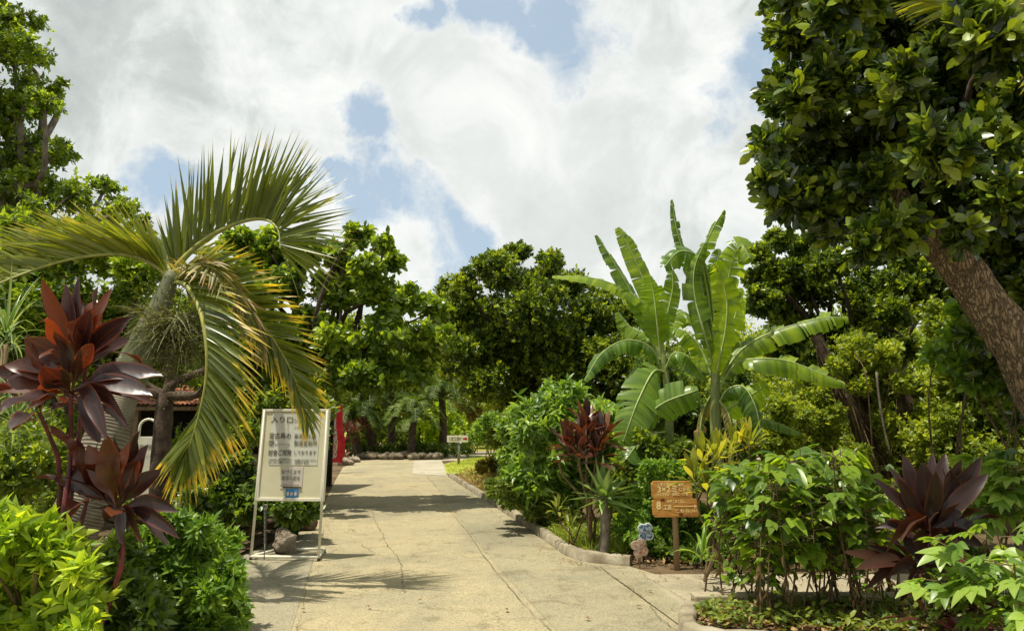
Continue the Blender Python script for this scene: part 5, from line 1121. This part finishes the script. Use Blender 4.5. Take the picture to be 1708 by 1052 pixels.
for px in rg.uniform(1195, 1495, 46):
    Yq = rg.uniform(5.55, 6.5); bx = at(round(px/55)*55 + (px-round(px/55)*55)*.6 + rg.normal()*4, 1000, Yq).x; tp = at(px + rg.normal()*26, rg.uniform(735, 850), Yq + rg.normal()*.12)
    stalk_plant((bx, Yq, .06), tp, 151+k, 'thin stalk with broad green leaves in the clump beside the side path', 'leafy stalks in the front bed', nleaf=int(rg.integers(22, 34)), lo=.10, S=rg.uniform(.15, .22)); k += 1
# green stalks behind, to the right of the cordyline
for px, Yq, top in ((1640, 6.4, 760), (1680, 6.6, 740), (1700, 6.2, 770), (1660, 6.9, 775), (1730, 6.6, 745), (1610, 7.2, 790)):
    tp = at(px, top, Yq); stalk_plant((at(px-10, 1000, Yq).x, Yq, .06), tp, 200+px, 'lobed leaf stalk at the right edge behind the maroon plant', 'lobed stalks at the right edge', nleaf=18, S=.30, mat='lobed', lo=.35, lobes=5, spread=70, Wr=.34)
# lobed light green plant, lower right
rg = np.random.default_rng(160)
for i, (px, py, Yq) in enumerate(((1600, 900, 4.6), (1660, 880, 4.7), (1690, 930, 4.3), (1640, 970, 4.4), (1560, 960, 4.7), (1700, 1000, 4.2), (1720, 860, 4.8))):
    tp = at(px, py, Yq); stalk_plant((tp.x + .15, Yq+.1, .06), tp, 161+i, 'light green lobed leaf plant in front at the lower right corner', 'lobed plants at the lower right corner', nleaf=20, S=.19, mat='lobed', lo=.2, lobes=5, spread=75, Wr=.36, name='lobed_leaf_plant')

# ---- maroon cordyline at right --------------------------------------------------------------------------------
Yr = 5.15; H1 = at(1548, 890, Yr); H2 = at(1535, 945, Yr); H3 = at(1590, 860, Yr+.1)
ex = []
def X(p, tip, w, bd=.15, tn=.4, dz=0): ex.append((tuple(p), tuple(at(tip[0], tip[1], Yr+dz)), w, bd, tn))
for tip, w, dz in (((1462, 800), .10, -.1), ((1500, 800), .09, -.1), ((1508, 762), .10, .1), ((1540, 775), .14, -.05), ((1575, 760), .10, .15), ((1600, 770), .12, 0), ((1632, 766), .12, 0), ((1642, 792), .11, -.1), ((1560, 790), .11, -.15), ((1485, 780), .08, .2), ((1620, 800), .10, .15), ((1555, 758), .08, .25)): X(H1, tip, w, .1, .35, dz)
for tip, w, dz, bd, tn in (((1470, 880), .13, -.35, .9, .85), ((1500, 860), .15, -.4, .8, .9), ((1550, 850), .15, -.35, .5, .7), ((1462, 870), .07, .1, .5, .2), ((1630, 870), .12, .1, .4, .3), ((1640, 900), .10, 0, .6, .2)): X(H1, tip, w, bd, tn, dz)
for tip, w, dz, bd, tn in (((1412, 918), .07, -.1, .1, 1), ((1438, 968), .08, -.2, .7, .6), ((1430, 935), .09, -.2, .4, .9), ((1450, 905), .05, -.1, .2, .1), ((1480, 940), .10, -.3, .6, .6), ((1500, 1000), .10, -.2, .8, .5), ((1640, 960), .10, 0, .6, .3), ((1600, 1000), .10, -.1, .8, .3)): X(H2, tip, w, bd, tn, dz)
ex = [(p, q, w*1.15, bd, tn*.8) for p, q, w, bd, tn in ex]
cord('cordyline', 'very dark maroon cordyline at the lower right', (at(1600, 1000, Yr).x, Yr, .06), [tuple(H1)+(.8,), tuple(H2)+(.8,), tuple(H3)+(.9,)], 'corddark', 170, .38, .11, 10, el=(25, 88), explicit=ex, bend=.25, tone=(.1, .8), wave=.14, r=.028)
lx = at(1620, 1020, 4.9); cord('cordyline', 'low maroon cordyline sprout at the bottom right under the lobed leaves', (lx.x, 4.9, .06), [tuple(lx), tuple(at(1560, 1030, 4.9)), tuple(at(1670, 1010, 4.8))], 'corddark', 171, .33, .08, 14, el=(0, 80), bend=.4, r=.02)

# ---- left bed -----------------------------------------------------------------------------------------------------
Yl = 4.3; A1 = at(118, 655, Yl); A2 = at(196, 848, Yl); A3 = at(125, 620, Yl+.1); ex = []
def X2(p, tip, w, bd, tn, dz=0): ex.append((tuple(p), tuple(at(tip[0], tip[1], Yl+dz)), w, bd, tn))
for tip, w, bd, tn, dz in (((78, 470), .085, .25, .95, 0), ((112, 478), .07, .2, .5, .1), ((132, 468), .07, .1, .3, .1), ((180, 482), .08, .3, .9, 0), ((212, 520), .11, .35, .2, -.1), ((90, 520), .12, .5, .9, -.15), ((125, 535), .13, .15, .6, -.2), ((150, 520), .12, .1, .35, -.1),
                           ((20, 590), .12, .5, .6, 0), ((-10, 640), .12, .5, .7, 0), ((-5, 605), .12, .35, .5, .15), ((50, 560), .13, .3, .5, -.05), ((36, 690), .09, .9, 1, 0), ((268, 602), .12, .55, .25, 0), ((255, 640), .11, .55, .15, -.1), ((262, 655), .09, .7, .6, .1), ((228, 700), .10, 1.1, .2, -.2), ((182, 735), .13, 1.3, .3, -.25), ((150, 745), .10, 1.2, .3, 0), ((210, 560), .12, .3, .3, .1), ((75, 610), .13, .2, .4, -.2)): X2(A1 if tip[1] > 560 else A3, tip, w, bd, tn, dz)
for tip, w, bd, tn, dz in (((150, 745), .10, .1, .9, 0), ((180, 730), .12, .05, .8, -.1), ((215, 742), .14, .05, .75, -.15), ((245, 745), .12, .1, .6, .1), ((120, 775), .10, .2, .5, .1), ((262, 780), .09, .3, .3, 0), ((296, 838), .08, .5, .2, -.1), ((285, 870), .08, .6, .5, 0), ((300, 885), .07, .5, .1, -.2), ((240, 900), .09, 1.0, .4, -.2), ((130, 800), .09, .5, .4, .2), ((100, 790), .08, .4, .3, .2), ((205, 910), .09, 1.2, .2, -.2)): X2(A2, tip, w, bd, tn, dz)
ex = [(p, q, w*1.3, bd, tn) for p, q, w, bd, tn in ex]
cord('cordyline', 'tall wine red cordyline with leaf edges coloured as an orange glow at left', (at(150, 950, Yl).x, Yl, .05), [tuple(A1)+(1,), tuple(A3+Vector((0, .1, .12)))+(.9,), tuple(A1+Vector((-.22, .05, -.12)))+(.95,), tuple(A2)+(.9,), tuple(A2+Vector((-.25, .1, .05)))+(.8,)], 'cordred', 180, .44, .12, 9, el=(0, 88), explicit=ex, bend=.7, tone=(.2, .9), wave=.16, r=.02)
# strap leaved plant at left edge
rg = np.random.default_rng(182); c = at(-20, 640, 5.2); t = thing('strap_leaf_plant', (c.x, 5.2, .05), 'plant with long narrow drooping leaves at the left edge', 'plant'); b = MB()
for q in ((-20, 640, 0), (10, 560, .1), (-30, 720, -.1), (25, 700, .3)): rosette(b, at(q[0], q[1], 5.2+q[2]), 34, .55, .022, rg, el=(0, 85), prof=STRAP+[.02], bend=1.2, fold=.4, tone=(.2, 1), wave=0)
b.build('leaves', M['grassleaf'], t); b = MB(); b.tube([(c.x, 5.2, .05), c + Vector((.1, 0, .3))], .03, 8); b.build('stem', M['stembrown'], t)
# bushes
def near(label, lst, Y, mat, twigs, L, Wd, seed, k=6, depth=.5, **kw): return massbush('garden_bush', label, lst, Y, mat, twigs, L, Wd, seed, k=k, depth=depth, **kw)
near('vivid yellow green bush filling the lower left corner', [(20, 900, 46), (80, 920, 46), (30, 970, 56), (110, 985, 46), (-40, 920, 60), (60, 1040, 60), (120, 1060, 40), (-40, 1030, 70), (10, 870, 24), (60, 885, 26), (140, 950, 20)], 3.9, M['yellowgreen'], 1150, .115, .038, 190, prof=LANCE, open_=(15, 75), droop=.25, lobes=3)
near('dense green bush bulging over the left path edge', [(300, 900, 40), (350, 930, 46), (370, 980, 38), (260, 930, 46), (310, 980, 60), (240, 900, 30), (350, 1030, 50), (290, 1050, 60), (280, 870, 24), (330, 885, 24), (385, 950, 20)], 5.1, M['fresh'], 3000, .085, .026, 192, prof=LANCE, open_=(15, 75), droop=.3)
near('darker small leaved bush between the yellow bush and the green bush', [(190, 940, 40), (210, 990, 46), (170, 1000, 44), (230, 1050, 50), (160, 1060, 50), (200, 910, 26)], 4.5, M['bushdark'], 1300, .08, .03, 194, prof=LANCE, open_=(15, 75))
massbush('undergrowth', 'broad leaved undergrowth behind the white sign', [(385, 820, 30), (430, 840, 34), (480, 850, 32), (510, 845, 20), (370, 860, 30), (400, 780, 26), (450, 800, 30), (500, 815, 22), (340, 830, 30), (330, 780, 26)], 9.2, M['bushdark'], 2300, .10, .075, 196, k=4, depth=.6, prof=OVAL)
massbush('undergrowth', 'mixed undergrowth below the small notice board', [(320, 740, 30), (300, 800, 34), (250, 840, 34), (200, 800, 34), (160, 770, 34), (370, 740, 26), (420, 720, 26), (60, 720, 60), (20, 780, 60), (100, 800, 50), (40, 740, 50, -1.6), (90, 760, 40, -1.9), (10, 800, 50, -2), (100, 830, 40, -2)], 10.4, M['mid'], 4800, .10, .05, 198, k=4, depth=.8)
massbush('undergrowth', 'leafy plants behind the top of the white sign', [(400, 700, 26), (440, 680, 24), (500, 665, 22), (540, 680, 18), (480, 700, 24), (530, 720, 20), (520, 760, 18), (500, 790, 18)], 12, M['mid'], 2000, .11, .05, 199, k=4, depth=.8)

# ---- signs in the distance ------------------------------------------------------------------------------------------
def far_sign():
    g = gnd(765, 774); Y = g.y; t = thing('direction_sign', g, 'white direction sign with dark lettering and red arrow on a grey post', 'sign')
    b = MB(); b.tube([g, (g.x, g.y, at(765, 738, Y).z)], .05, 10); b.build('post', M['grey'], t)
    a, c = at(746, 737, Y), at(781, 726, Y); b = MB(); b.box(a.x, c.x, Y-.10, Y-.06, a.z, c.z); b.build('panel', M['whitepaint'], t, smooth=False, bevel=.005)
    w = c.x-a.x; h = c.z-a.z; Mx = facing(Vector((a.x, Y-.103, a.z)), (1, 0, 0), (0, 0, 1))
    text_obj('体験工芸村', h*.62, M['ink'], t, Mx @ Matrix.Translation((w*.08, h*.28, 0)), width=w*.62, bold=.004)
    b = MB(); P = [(.76, .38), (.88, .38), (.88, .22), (.98, .52), (.88, .82), (.88, .66), (.76, .66)]; b.ngon([Mx @ Vector((p[0]*w, p[1]*h, .002)) for p in P]); b.build('arrow', M['red'], t, smooth=False)
far_sign()
g = gnd(685, 762); Y = g.y; t = thing('marker_post', g, 'small post with a yellow plate in front of the cycads', 'sign'); b = MB(); b.tube([g, (g.x, g.y, at(685, 744, Y).z)], .03, 8); b.build('post', M['grey'], t)
a, c = at(682.5, 745, Y), at(688, 733, Y); b = MB(); b.box(a.x, c.x, Y-.06, Y-.035, a.z, c.z); o = b.build('plate', solid_mat('yellow_plate', [(.62, .58, .26), (.7, .66, .32)], 5, .6, .3, 0), t, smooth=False)
b = MB(); b.box(a.x+.04, c.x-.04, Y-.064, Y-.06, a.z+.07, c.z-.07); b.build('plate_mark', M['inklight'], t, smooth=False)
